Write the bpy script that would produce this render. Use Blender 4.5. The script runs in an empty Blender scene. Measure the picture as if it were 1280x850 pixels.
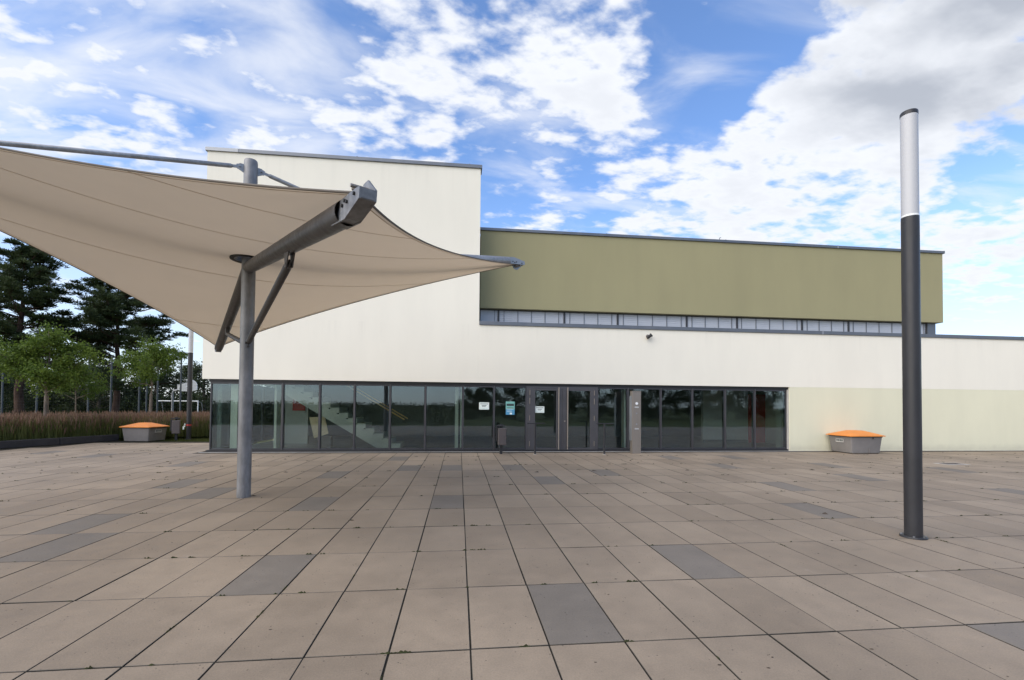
import bpy, bmesh, math, random
import numpy as np
from mathutils import Vector, Matrix
R = math.radians
scene = bpy.context.scene
C = scene.collection
rnd = random.Random(7)

# ------------------------------------------------------------------ camera
cam_d = bpy.data.cameras.new('camera')
cam = bpy.data.objects.new('camera', cam_d)
C.objects.link(cam)
cam_d.sensor_width = 36.0
cam_d.lens = 583.48 / 1280 * 36.0
cam_d.shift_x = 0.0
cam_d.shift_y = 68.15 / 1280
cam_d.clip_start = 0.05
cam_d.clip_end = 3000
yaw, pitch, roll = R(6.457), R(1.318), R(0.507)
fw = Vector((math.sin(yaw) * math.cos(pitch), math.cos(yaw) * math.cos(pitch), math.sin(pitch)))
rt = Vector((math.cos(yaw), -math.sin(yaw), 0))
up = rt.cross(fw)
r2 = rt * math.cos(roll) + up * math.sin(roll)
u2 = -rt * math.sin(roll) + up * math.cos(roll)
m = Matrix((r2, u2, -fw)).transposed().to_4x4()
m.translation = Vector((0, 0, 1.528))
cam.matrix_world = m
scene.camera = cam

# ------------------------------------------------------------------ light and sky
SUN_EL, SUN_AZ = 36.0, 240.0          # azimuth from +Y clockwise: veiled by cloud, to the left and a little behind the camera
sun_d = bpy.data.lights.new('sun', 'SUN')
sun_d.energy = 2.9
sun_d.angle = R(80)
sun_d.color = (1.0, 0.88, 0.70)
sun = bpy.data.objects.new('sun', sun_d)
C.objects.link(sun)
sd = Vector((math.sin(R(SUN_AZ)) * math.cos(R(SUN_EL)), math.cos(R(SUN_AZ)) * math.cos(R(SUN_EL)), math.sin(R(SUN_EL))))
sun.rotation_euler = sd.to_track_quat('Z', 'Y').to_euler()

world = bpy.data.worlds.new('World')
scene.world = world
world.use_nodes = True
wt = world.node_tree
wt.nodes.clear()
def N(t, typ, **kw):
    n = t.nodes.new(typ)
    for k, v in kw.items():
        setattr(n, k, v)
    return n
def MATH(t, op, a, b=None, clamp=False):
    n = N(t, 'ShaderNodeMath', operation=op)
    n.use_clamp = clamp
    for i, v in enumerate((a, b)):
        if v is None: continue
        if hasattr(v, 'links'): t.links.new(v, n.inputs[i])
        else: n.inputs[i].default_value = v
    return n.outputs[0]
def SMOOTH(t, v, lo, hi, a=0.0, b=1.0):
    n = N(t, 'ShaderNodeMapRange', interpolation_type='SMOOTHSTEP')
    if hasattr(v, 'links'): t.links.new(v, n.inputs[0])
    for i, x in ((1, lo), (2, hi), (3, a), (4, b)):
        n.inputs[i].default_value = x
    return n.outputs[0]
def MIXC(t, f, a, b, blend='MIX'):
    n = N(t, 'ShaderNodeMix', data_type='RGBA', blend_type=blend)
    for i, v in ((0, f), (6, a), (7, b)):
        if hasattr(v, 'links'): t.links.new(v, n.inputs[i])
        elif i == 0: n.inputs[0].default_value = v
        else: n.inputs[i].default_value = (*v, 1)
    return n.outputs[2]
def NOISE(t, vec, scale, detail=6, rough=.55, dist=0.0, lac=2.0):
    n = N(t, 'ShaderNodeTexNoise')
    n.inputs['Scale'].default_value = scale
    n.inputs['Detail'].default_value = detail
    n.inputs['Roughness'].default_value = rough
    n.inputs['Distortion'].default_value = dist
    n.inputs['Lacunarity'].default_value = lac
    if vec is not None: t.links.new(vec, n.inputs['Vector'])
    return n.outputs[0]

sky = N(wt, 'ShaderNodeTexSky', sky_type='NISHITA')
sky.sun_disc = False
sky.sun_elevation = R(SUN_EL)
sky.sun_rotation = R(SUN_AZ)
sky.air_density = 1.0
sky.dust_density = 0.6
sky.ozone_density = 2.0
tc = N(wt, 'ShaderNodeTexCoord')
nrm = N(wt, 'ShaderNodeVectorMath', operation='NORMALIZE')
wt.links.new(tc.outputs['Generated'], nrm.inputs[0])
D = nrm.outputs[0]
sp = N(wt, 'ShaderNodeSeparateXYZ')
wt.links.new(D, sp.inputs[0])
dz = MATH(wt, 'ADD', MATH(wt, 'MAXIMUM', sp.outputs[2], 0.0), 0.16)
px = MATH(wt, 'DIVIDE', sp.outputs[0], dz)
py = MATH(wt, 'DIVIDE', sp.outputs[1], dz)
cb = N(wt, 'ShaderNodeCombineXYZ')
wt.links.new(px, cb.inputs[0]); wt.links.new(py, cb.inputs[1])
P2 = cb.outputs[0]
# cumulus banks: where they stand in the sky (direction, 1 - cos(radius), amount)
banks = [
 (-0.025, 0.785, 0.618, 0.0086, 0.10), (0.219, 0.762, 0.61, 0.0048, 0.09), (-0.098, 0.855, 0.51, 0.006, 0.10),
 (0.16, 0.815, 0.557, 0.0048, 0.12), (0.285, 0.789, 0.544, 0.0024, 0.13), (0.617, 0.605, 0.503, 0.0083, 0.20),
 (0.571, 0.724, 0.387, 0.0126, 0.15), (0.409, 0.829, 0.381, 0.0103, 0.13), (0.102, 0.923, 0.372, 0.004, 0.10),
 (0.763, 0.609, 0.217, 0.003, 0.12), (-0.594, 0.74, 0.314, 0.0094, 0.06), (-0.331, 0.815, 0.475, 0.0104, 0.08),
 (-0.52, 0.704, 0.483, 0.0177, 0.05), (0.692, 0.53, 0.49, 0.0052, 0.24), (0.733, 0.605, 0.31, 0.005, 0.12),
 (-0.259, 0.767, 0.587, 0.0027, -0.16), (-0.403, 0.76, 0.51, 0.0027, -0.10), (0.395, 0.742, 0.542, 0.0030, -0.30),
 (0.067, 0.897, 0.438, 0.0030, -0.12), (0.455, 0.66, 0.598, 0.0022, -0.26), (0.75, 0.576, 0.326, 0.0014, -0.12),
 (0.345, 0.699, 0.626, 0.0016, -0.14), (-0.629, 0.748, 0.21, 0.0022, -0.16)]
cov = None
for x, y, z, c, w in banks:
    dp = N(wt, 'ShaderNodeVectorMath', operation='DOT_PRODUCT')
    wt.links.new(D, dp.inputs[0]); dp.inputs[1].default_value = (x, y, z)
    v = SMOOTH(wt, dp.outputs['Value'], 1 - 2.0 * c, 1.0, 0.0, w)
    cov = v if cov is None else MATH(wt, 'ADD', cov, v)
mpc = N(wt, 'ShaderNodeMapping')
mpc.inputs['Rotation'].default_value = (0, 0, R(-25))
mpc.inputs['Scale'].default_value = (0.85, 1.25, 1)
mpc.inputs['Location'].default_value = (0.0, 0.0, 0)
wt.links.new(P2, mpc.inputs[0])
PC = mpc.outputs[0]
n1 = NOISE(wt, PC, 8.2, 8, .50, .2)
n2 = NOISE(wt, PC, 19.0, 6, .52, .1)
dens = MATH(wt, 'ADD', MATH(wt, 'ADD', MATH(wt, 'MULTIPLY', n1, .72), MATH(wt, 'MULTIPLY', n2, .40)), cov)
cumulus = SMOOTH(wt, dens, .540, .77)
# thin streaked high cloud
mp = N(wt, 'ShaderNodeMapping')
mp.inputs['Rotation'].default_value = (0, 0, R(-32))
mp.inputs['Scale'].default_value = (0.9, 1.8, 1)
wt.links.new(P2, mp.inputs[0])
n3 = NOISE(wt, mp.outputs[0], 2.6, 6, .52, .5)
dpl = N(wt, 'ShaderNodeVectorMath', operation='DOT_PRODUCT')
wt.links.new(D, dpl.inputs[0]); dpl.inputs[1].default_value = (-0.52, 0.704, 0.483)
left = SMOOTH(wt, dpl.outputs['Value'], .90, 1.0, 0.0, 1.0)
cirrus = MATH(wt, 'MULTIPLY', SMOOTH(wt, MATH(wt, 'ADD', n3, MATH(wt, 'MULTIPLY', left, .16)), .44, .80), .8)
low = SMOOTH(wt, sp.outputs[2], .0, .42, .60, 0.0)
amount = MATH(wt, 'MAXIMUM', MATH(wt, 'MAXIMUM', cumulus, cirrus), low, True)
# thick cloud is greyer underneath
nsh = NOISE(wt, PC, 3.6, 5, .5, .0)
dpg = N(wt, 'ShaderNodeVectorMath', operation='DOT_PRODUCT')
wt.links.new(D, dpg.inputs[0]); dpg.inputs[1].default_value = (0.645, 0.535, 0.545)
thick = SMOOTH(wt, dpg.outputs['Value'], .972, .997, 0.0, .85)
shade = MATH(wt, 'MULTIPLY', SMOOTH(wt, MATH(wt, 'ADD', dens, MATH(wt, 'MULTIPLY', nsh, .25)), .78, 1.1), .22, True)
shade = MATH(wt, 'ADD', shade, MATH(wt, 'MULTIPLY', thick, SMOOTH(wt, nsh, .28, .66)), True)
CW = 5.0
ccol = MIXC(wt, shade, (CW * .95, CW * .98, CW * 1.04), (CW * .50, CW * .54, CW * .62))
skyc = MIXC(wt, 1.0, sky.outputs[0], (.98, 1.12, 1.34), 'MULTIPLY')
final = MIXC(wt, amount, skyc, ccol)
bg = N(wt, 'ShaderNodeBackground')
bg.inputs['Strength'].default_value = 0.15
wt.links.new(final, bg.inputs['Color'])
wo = N(wt, 'ShaderNodeOutputWorld')
wt.links.new(bg.outputs[0], wo.inputs['Surface'])

scene.view_settings.view_transform = 'Standard'
scene.view_settings.look = 'None'
scene.view_settings.exposure = 0.44
scene.view_settings.gamma = 1.0
scene.render.engine = 'CYCLES'
scene.cycles.max_bounces = 8
scene.cycles.transparent_max_bounces = 16

# ------------------------------------------------------------------ helpers
def tag(o, label=None, cat=None, group=None, kind=None):
    if label: o['label'] = label
    if cat: o['category'] = cat
    if group: o['group'] = group
    if kind: o['kind'] = kind
    return o
def thing(name, label, cat, loc=(0, 0, 0), rz=0.0, group=None):
    o = bpy.data.objects.new(name, None)
    o.empty_display_size = .2
    C.objects.link(o)
    o.location = loc
    o.rotation_euler = (0, 0, rz)
    return tag(o, label, cat, group)
def link(name, me, parent=None):
    o = bpy.data.objects.new(name, me)
    C.objects.link(o)
    if parent is not None: o.parent = parent
    return o
def copy_tree(o, parent=None):
    c = o.copy()
    C.objects.link(c)
    if parent is not None: c.parent = parent
    for ch in list(o.children): copy_tree(ch, c)
    return c
class MB:
    def __init__(s): s.v, s.f = [], []
    def add(s, vs, fs):
        b = len(s.v)
        s.v += [tuple(v) for v in vs]
        s.f += [tuple(b + i for i in f) for f in fs]
        return s
    def box(s, x0, x1, y0, y1, z0, z1, bev=0.0):
        if bev <= 0:
            v = [(x0, y0, z0), (x1, y0, z0), (x1, y1, z0), (x0, y1, z0), (x0, y0, z1), (x1, y0, z1), (x1, y1, z1), (x0, y1, z1)]
            return s.add(v, [(0, 3, 2, 1), (4, 5, 6, 7), (0, 1, 5, 4), (1, 2, 6, 5), (2, 3, 7, 6), (3, 0, 4, 7)])
        bm = bmesh.new()
        bmesh.ops.create_cube(bm, size=1)
        for v in bm.verts:
            v.co = Vector(((x0 + x1) / 2 + v.co.x * (x1 - x0), (y0 + y1) / 2 + v.co.y * (y1 - y0), (z0 + z1) / 2 + v.co.z * (z1 - z0)))
        bmesh.ops.bevel(bm, geom=bm.edges[:], offset=bev, segments=2, profile=.5, affect='EDGES')
        s.bm(bm)
        return s
    def bm(s, bm):
        bm.verts.index_update()
        s.add([v.co[:] for v in bm.verts], [[v.index for v in f.verts] for f in bm.faces])
        bm.free()
    def tube(s, pts, rad, n=16, caps=True):
        pts = [Vector(p) for p in pts]
        if not hasattr(rad, '__len__'): rad = [rad] * len(pts)
        rings = []
        prev = None
        for i, p in enumerate(pts):
            d = (pts[min(i + 1, len(pts) - 1)] - pts[max(i - 1, 0)]).normalized()
            if prev is None:
                a = d.orthogonal().normalized()
            else:
                a = (prev - d * prev.dot(d)).normalized()
            prev = a
            b = d.cross(a)
            rings.append([p + (a * math.cos(2 * math.pi * k / n) + b * math.sin(2 * math.pi * k / n)) * rad[i] for k in range(n)])
        vs = [v for r in rings for v in r]
        fs = []
        for i in range(len(pts) - 1):
            for k in range(n):
                fs.append((i * n + k, i * n + (k + 1) % n, (i + 1) * n + (k + 1) % n, (i + 1) * n + k))
        if caps:
            fs.append(tuple(range(n))[::-1])
            fs.append(tuple((len(pts) - 1) * n + k for k in range(n)))
        return s.add(vs, fs)
    def prism(s, poly, off):
        # poly: planar list of points, extruded by vector off
        n = len(poly)
        o = Vector(off)
        vs = [Vector(p) for p in poly] + [Vector(p) + o for p in poly]
        fs = [tuple(range(n))[::-1], tuple(range(n, 2 * n))] + [(i, (i + 1) % n, n + (i + 1) % n, n + i) for i in range(n)]
        return s.add(vs, fs)
    def mesh(s, name, mat=None, smooth=None):
        me = bpy.data.meshes.new(name)
        me.from_pydata(s.v, [], s.f)
        bm = bmesh.new(); bm.from_mesh(me)
        bmesh.ops.recalc_face_normals(bm, faces=bm.faces[:])
        bm.to_mesh(me); bm.free()
        if mat: me.materials.append(mat)
        if smooth is not None:
            me.shade_smooth()
            me.set_sharp_from_angle(angle=R(smooth))
        return me
    def build(s, name, mat, parent=None, smooth=None):
        return link(name, s.mesh(name, mat, smooth), parent)
def np_mesh(name, verts, nper, mats=None, attr=None):
    """faces of nper consecutive vertices each"""
    me = bpy.data.meshes.new(name)
    nv = len(verts)
    nf = nv // nper
    me.vertices.add(nv)
    me.vertices.foreach_set('co', np.ascontiguousarray(verts, dtype=np.float32).ravel())
    me.loops.add(nv)
    me.loops.foreach_set('vertex_index', np.arange(nv, dtype=np.int32))
    me.polygons.add(nf)
    me.polygons.foreach_set('loop_start', np.arange(0, nv, nper, dtype=np.int32))
    if attr is not None:
        a = me.attributes.new('tone', 'FLOAT', 'FACE')
        a.data.foreach_set('value', np.ascontiguousarray(attr, dtype=np.float32))
    me.update(calc_edges=True)
    for mm in (mats or []): me.materials.append(mm)
    return me

# ------------------------------------------------------------------ materials
def newmat(name):
    mt = bpy.data.materials.new(name)
    mt.use_nodes = True
    t = mt.node_tree
    return mt, t, t.nodes['Principled BSDF']
def simple(name, col, rough=.6, metal=0.0, var=.12, vscale=6.0, bump=0.0, bscale=60.0, spec=None, var2=0.0, v2scale=.5, stretch=None):
    mt, t, b = newmat(name)
    geo = N(t, 'ShaderNodeNewGeometry')
    pos = geo.outputs['Position']
    if stretch:
        mpn = N(t, 'ShaderNodeMapping'); mpn.inputs['Scale'].default_value = stretch
        t.links.new(pos, mpn.inputs[0]); pos2 = mpn.outputs[0]
    else: pos2 = pos
    n = NOISE(t, pos2, vscale, 7, .6)
    f = SMOOTH(t, n, .3, .7, 1 - var, 1 + var)
    if var2:
        nb = NOISE(t, pos, v2scale, 4, .5)
        f = MATH(t, 'MULTIPLY', f, SMOOTH(t, nb, .3, .7, 1 - var2, 1 + var2))
    vm = N(t, 'ShaderNodeVectorMath', operation='SCALE')
    vm.inputs[0].default_value = col
    t.links.new(f, vm.inputs['Scale'])
    t.links.new(vm.outputs[0], b.inputs['Base Color'])
    rr = SMOOTH(t, n, .3, .7, max(0, rough - .08), min(1, rough + .08))
    t.links.new(rr, b.inputs['Roughness'])
    b.inputs['Metallic'].default_value = metal
    if spec is not None: b.inputs['Specular IOR Level'].default_value = spec
    if bump:
        bn = N(t, 'ShaderNodeBump')
        bn.inputs['Strength'].default_value = bump
        bn.inputs['Distance'].default_value = .01
        t.links.new(NOISE(t, pos, bscale, 5, .6), bn.inputs['Height'])
        t.links.new(bn.outputs[0], b.inputs['Normal'])
    return mt
M = {}
def weather(mt, zs, base):
    t = mt.node_tree
    b = t.nodes['Principled BSDF']
    src = b.inputs['Base Color'].links[0].from_socket
    geo = N(t, 'ShaderNodeNewGeometry')
    sp_ = N(t, 'ShaderNodeSeparateXYZ'); t.links.new(geo.outputs['Position'], sp_.inputs[0])
    mp_ = N(t, 'ShaderNodeMapping'); mp_.inputs['Scale'].default_value = (5.0, 5.0, .12)
    t.links.new(geo.outputs['Position'], mp_.inputs[0])
    st = SMOOTH(t, NOISE(t, mp_.outputs[0], 1.0, 5, .6), .50, .72)
    tot = None
    for z0, reach in zs:
        k = MATH(t, 'MULTIPLY', SMOOTH(t, sp_.outputs[2], z0 - reach, z0, 0.0, 1.0), SMOOTH(t, sp_.outputs[2], z0, z0 + .02, 1.0, 0.0))
        tot = k if tot is None else MATH(t, 'ADD', tot, k)
    f = MATH(t, 'MULTIPLY', MATH(t, 'MULTIPLY', st, tot), .07)
    if base:
        sb = MATH(t, 'MULTIPLY', SMOOTH(t, MATH(t, 'ADD', sp_.outputs[2], MATH(t, 'MULTIPLY', NOISE(t, geo.outputs['Position'], 3.0, 5, .6), .25)), .10, .42, 1.0, 0.0), .35)
        f = MATH(t, 'ADD', f, sb)
    col = MIXC(t, f, src, (.33, .30, .24))
    t.links.new(col, b.inputs['Base Color'])
M['plaster'] = simple('white_render', (.81, .768, .655), .85, 0, .015, 1.6, .25, 160, .2, .02, .25, (1, 1, .25))
M['plaster_green'] = simple('pale_green_render', (.70, .672, .500), .85, 0, .02, 1.6, .25, 160, .2, .025, .3, (1, 1, .25))
M['olive'] = simple('olive_render', (.318, .290, .166), .85, 0, .03, 1.3, .25, 160, .2, .03, .2, (1, 1, .2))
weather(M['plaster'], ((9.38, 1.6), (4.17, .9)), False)
weather(M['plaster_green'], ((2.2, .01),), True)
weather(M['olive'], ((7.71, 1.3),), False)
M['cap'] = simple('zinc_cap', (.16, .17, .185), .42, .6, .1, 2.0)
M['cap_light'] = simple('zinc_cap_pale', (.30, .31, .32), .45, .5, .1, 2.0)
M['frame'] = simple('anthracite_frame', (.040, .039, .043), .42, 0, .06, 3.0, 0, 60, .5)
M['frame_light'] = simple('anthracite_cover_strip', (.080, .076, .080), .38, .2, .06, 3.0, 0, 60, .5)
M['black'] = simple('black_gap', (.012, .012, .013), .6)
M['steel'] = simple('brushed_steel', (.27, .235, .20), .45, .5, .06, 30.0, 0, 60, .5, 0, 1, (1, 1, .05))
M['galv'] = simple('galvanised_steel', (.27, .28, .295), .5, .5, .16, 22.0, .05, 90, .5, .14, 3.0)
M['galv_pole'] = simple('galvanised_pole', (.185, .185, .19), .52, .35, .16, 20.0, .05, 90, .5, .18, 2.6, (1, 1, .35))
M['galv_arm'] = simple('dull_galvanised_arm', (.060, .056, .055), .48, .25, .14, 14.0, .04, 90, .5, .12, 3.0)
M['anthracite'] = simple('anthracite_paint', (.030, .030, .033), .40, .0, .06, 3.0, .02, 200, .3)
M['diffuser'] = simple('opal_diffuser', (.44, .445, .46), .40, 0, .01, 3.0, 0, 10, .35)
M['orange'] = simple('orange_grp', (.70, .24, .045), .55, 0, .06, 5.0, .05, 60, .4, .05, 2)
M['binbody'] = simple('grey_grp', (.185, .172, .163), .6, 0, .05, 6.0, .08, 80, .3, .05, 2)
M['dark_grp'] = simple('bin_rim', (.05, .045, .04), .7)
M['binbrown'] = simple('brown_grey_sheet', (.095, .080, .077), .5, .1, .06, 5.0, 0, 60, .4)
M['kerb'] = simple('dark_kerb', (.048, .045, .047), .8, 0, .15, 3.0, .2, 60, .2)
M['edging'] = simple('pale_edging', (.42, .40, .37), .85, 0, .12, 4.0, .2, 60, .2)
M['iron'] = simple('drain_iron', (.05, .04, .035), .7, .3, .2, 20)
M['in_floor'] = simple('lobby_floor', (.22, .22, .225), .35, 0, .05, 2.0)
M['in_wall'] = simple('lobby_wall', (.45, .47, .44), .8, 0, .03, 2.0)
M['in_dark'] = simple('lobby_dark_wall', (.16, .175, .17), .7, 0, .05, 2.0)
M['in_green'] = simple('lobby_green_white', (.72, .80, .66), .7, 0, .02, 2.0)
M['concrete'] = simple('stair_concrete', (.62, .65, .55), .75, 0, .05, 5.0, .1, 60)
M['wood'] = simple('oak_rail', (.68, .46, .18), .45, 0, .12, 9.0)
M['red'] = simple('red_lacquer', (.42, .03, .025), .5)
M['beigeboard'] = simple('beige_board', (.75, .60, .38), .7)
M['paper'] = simple('paper', (.78, .84, .78), .8, 0, .02)
M['ink'] = simple('ink', (.05, .07, .07), .8)
M['teal'] = simple('teal_print', (.20, .48, .42), .7)
M['bluep'] = simple('blue_print', (.09, .30, .48), .7)
M['whitepaint'] = simple('white_paint', (.75, .76, .76), .5)
M['fencepaint'] = simple('dark_blue_grey_paint', (.035, .045, .055), .5)
M['bark_red'] = simple('pine_bark', (.060, .038, .028), .9, 0, .35, 9.0, .5, 25, .1, .2, 1, (1, 1, .3))
M['bark'] = simple('young_bark', (.16, .13, .10), .9, 0, .25, 14.0, .4, 40, .1)
M['mat_wrap'] = simple('reed_mat', (.15, .125, .105), .9, 0, .25, 40.0, .3, 80, .1, .2, 3, (1, 1, .2))
M['blind'] = simple('blind_slats', (.47, .49, .53), .5, .0, .03, 4.0)
M['roofing'] = simple('roof_gravel', (.25, .25, .24), .9, 0, .2, 20)
M['moss'] = simple('moss', (.035, .04, .018), .95, 0, .35, 30, .4, 60, .1)
M['debris'] = simple('leaf_litter', (.06, .045, .03), .9, 0, .4, 50)
M['cable'] = simple('keder_edge', (.10, .085, .07), .7)
M['galv_dark'] = simple('weathered_galv', (.17, .175, .185), .5, .45, .2, 20.0, .05, 90, .4, .2, 4.0)
M['seam'] = simple('membrane_weld', (.50, .45, .38), .75)

def slab_mat():
    mt, t, b = newmat('slab_concrete')
    geo = N(t, 'ShaderNodeNewGeometry'); pos = geo.outputs['Position']
    at = N(t, 'ShaderNodeAttribute'); at.attribute_name = 'tone'
    tone = at.outputs['Fac']
    warm = MIXC(t, SMOOTH(t, tone, 0.0, 1.0), (.240, .190, .137), (.284, .226, .164))
    dark = SMOOTH(t, tone, 1.5, 1.6)
    base = MIXC(t, dark, warm, (.178, .154, .126))
    edge_ = SMOOTH(t, tone, 2.5, 3.0, 0.0, .45)
    base = MIXC(t, edge_, base, (.045, .04, .03))
    base = MIXC(t, SMOOTH(t, tone, 3.5, 4.0), base, (.028, .025, .019))
    big = NOISE(t, pos, .55, 5, .55)
    med = NOISE(t, pos, 5.0, 8, .62)
    fine = NOISE(t, pos, 90.0, 4, .7)
    f = MATH(t, 'MULTIPLY', SMOOTH(t, big, .3, .7, .87, 1.12), SMOOTH(t, med, .25, .75, .92, 1.07))
    f = MATH(t, 'MULTIPLY', f, SMOOTH(t, fine, .3, .7, .90, 1.08))
    # air holes in the face of the concrete
    vo = N(t, 'ShaderNodeTexVoronoi'); vo.inputs['Scale'].default_value = 26
    vo.inputs['Randomness'].default_value = 1.0
    t.links.new(pos, vo.inputs['Vector'])
    rare = SMOOTH(t, NOISE(t, pos, 6.0, 3, .5), .50, .62)
    pit = MATH(t, 'MULTIPLY', SMOOTH(t, vo.outputs['Distance'], .09, .16, 1.0, 0.0), rare)
    f = MATH(t, 'MULTIPLY', f, MATH(t, 'SUBTRACT', 1.0, MATH(t, 'MULTIPLY', pit, .7)))
    # lime bloom and water stains
    stain = SMOOTH(t, NOISE(t, pos, 2.3, 6, .7, 1.2), .56, .74, 1.0, .90)
    f = MATH(t, 'MULTIPLY', f, stain)
    bloom = MATH(t, 'MULTIPLY', SMOOTH(t, NOISE(t, pos, 1.7, 6, .65, .6), .63, .78), .30)
    col = MIXC(t, bloom, base, (.45, .39, .33))
    vm = N(t, 'ShaderNodeVectorMath', operation='SCALE')
    t.links.new(col, vm.inputs[0]); t.links.new(f, vm.inputs['Scale'])
    t.links.new(vm.outputs[0], b.inputs['Base Color'])
    t.links.new(SMOOTH(t, med, .3, .7, .66, .84), b.inputs['Roughness'])
    b.inputs['Specular IOR Level'].default_value = .35
    bn = N(t, 'ShaderNodeBump'); bn.inputs['Strength'].default_value = .35; bn.inputs['Distance'].default_value = .004
    h = MATH(t, 'SUBTRACT', MATH(t, 'ADD', fine, MATH(t, 'MULTIPLY', med, .6)), MATH(t, 'MULTIPLY', pit, 1.5))
    t.links.new(h, bn.inputs['Height']); t.links.new(bn.outputs[0], b.inputs['Normal'])
    return mt
M['slab'] = slab_mat()
M['bed'] = simple('joint_sand', (.030, .028, .022), .95, 0, .3, 30, .3, 60, .1)

def glass_mat(name, tint, refl=.07):
    mt, t, b = newmat(name)
    t.nodes.remove(b)
    tr = N(t, 'ShaderNodeBsdfTransparent'); tr.inputs[0].default_value = (*tint, 1)
    gl = N(t, 'ShaderNodeBsdfGlossy'); gl.inputs['Roughness'].default_value = 0.0
    gl.inputs[0].default_value = (.74, .87, 1.0, 1)
    fr = N(t, 'ShaderNodeFresnel'); fr.inputs[0].default_value = 1.5
    fac = MATH(t, 'ADD', fr.outputs[0], refl, True)
    geo = N(t, 'ShaderNodeNewGeometry')
    bn = N(t, 'ShaderNodeBump'); bn.inputs['Strength'].default_value = .10; bn.inputs['Distance'].default_value = .02
    t.links.new(NOISE(t, geo.outputs['Position'], .9, 1, .4), bn.inputs['Height'])
    t.links.new(bn.outputs[0], gl.inputs['Normal'])
    mx = N(t, 'ShaderNodeMixShader')
    t.links.new(fac, mx.inputs[0]); t.links.new(tr.outputs[0], mx.inputs[1]); t.links.new(gl.outputs[0], mx.inputs[2])
    t.links.new(mx.outputs[0], t.nodes['Material Output'].inputs[0])
    return mt
M['glass'] = glass_mat('tinted_glass', (.90, .935, .905), .055)

def sail_mat():
    mt, t, b = newmat('sail_membrane')
    geo = N(t, 'ShaderNodeNewGeometry'); pos = geo.outputs['Position']
    n = NOISE(t, pos, 1.2, 5, .5)
    vm = N(t, 'ShaderNodeVectorMath', operation='SCALE'); vm.inputs[0].default_value = (.62, .56, .475)
    t.links.new(SMOOTH(t, n, .3, .7, .96, 1.04), vm.inputs['Scale'])
    t.links.new(vm.outputs[0], b.inputs['Base Color'])
    b.inputs['Roughness'].default_value = .75
    b.inputs['Specular IOR Level'].default_value = .15
    tl = N(t, 'ShaderNodeBsdfTranslucent'); tl.inputs[0].default_value = (.74, .665, .56, 1)
    mx = N(t, 'ShaderNodeMixShader'); mx.inputs[0].default_value = .62
    t.links.new(b.outputs[0], mx.inputs[1]); t.links.new(tl.outputs[0], mx.inputs[2])
    t.links.new(mx.outputs[0], t.nodes['Material Output'].inputs[0])
    return mt
M['sail'] = sail_mat()

def leaf_mat(name, c0, c1, transl=.35):
    mt, t, b = newmat(name)
    at = N(t, 'ShaderNodeAttribute'); at.attribute_name = 'tone'
    col = MIXC(t, at.outputs['Fac'], c0, c1)
    t.links.new(col, b.inputs['Base Color'])
    b.inputs['Roughness'].default_value = .6
    b.inputs['Specular IOR Level'].default_value = .25
    tl = N(t, 'ShaderNodeBsdfTranslucent')
    t.links.new(col, tl.inputs[0])
    mx = N(t, 'ShaderNodeMixShader'); mx.inputs[0].default_value = transl
    t.links.new(b.outputs[0], mx.inputs[1]); t.links.new(tl.outputs[0], mx.inputs[2])
    t.links.new(mx.outputs[0], t.nodes['Material Output'].inputs[0])
    return mt
M['pine'] = leaf_mat('pine_needles', (.026, .042, .016), (.070, .092, .030), .2)
M['leaf'] = leaf_mat('young_leaves', (.062, .110, .018), (.155, .215, .036), .45)
M['darkleaf'] = leaf_mat('wood_leaves', (.018, .030, .012), (.062, .082, .024), .25)
M['reed'] = leaf_mat('tall_grass', (.075, .098, .026), (.165, .175, .055), .3)
M['plume'] = leaf_mat('grass_plumes', (.17, .10, .068), (.30, .195, .135), .35)
M['lawngrass'] = leaf_mat('lawn_blades', (.05, .07, .018), (.10, .11, .03), .3)
M['lawn'] = simple('meadow', (.075, .085, .028), .95, 0, .25, 1.5, .4, 8, .1, .25, .15)

# ------------------------------------------------------------------ ground
def ground_z(x, y):
    d = max(0.0, min(1.0, (y - 30) / 14.0))
    return -0.06 - 0.7 * d * d * (3 - 2 * d)
xs = [-900, -500, -250, -120] + list(range(-80, 81, 4)) + [120, 250, 500, 900]
ys = [-900, -500, -250, -120] + list(range(-80, 101, 4)) + [140, 250, 500, 900]
g = MB()
g.v = [(x, y, ground_z(x, y)) for y in ys for x in xs]
W = len(xs)
g.f = [(j * W + i, j * W + i + 1, (j + 1) * W + i + 1, (j + 1) * W + i) for j in range(len(ys) - 1) for i in range(W - 1)]
tag(g.build('ground', M['lawn'], None, 60), kind='structure')

# paving: bed sheet plus single slabs of 0.5 x 1.0 m
def kerb_x(y): return -14.47 + (y - 16.6) * .351
X0, Y0 = 0.088, 5.964
pav = MB()
pav.prism([(kerb_x(-3) , -3, -.052), (40, -3, -.052), (40, 15.5, -.052), (-7.9, 15.5, -.052), (-7.9, 19.5, -.052), (-10.2, 19.6, -.052), (-11.7, 19.72, -.052), (kerb_x(20), 20.0, -.052)], (0, 0, .0455))
pavement = tag(pav.build('pavement', M['bed']), kind='structure')
dark_cells = {(1, -3), (4, -2), (-4, -2), (-9, -1), (-10, 0), (-11, 3), (-9, 2), (-5, 1), (-6, 4), (-21, 8), (-1, 1), (-1, 5), (-3, 5), (-4, 7), (2, 5), (3, 3), (6, 4), (12, 7), (13, 5), (12, 2), (10, 0), (17, 3), (19, 5), (16, 7), (20, 1), (7, -4), (-14, 6), (24, 4), (-25, 9)}
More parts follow.
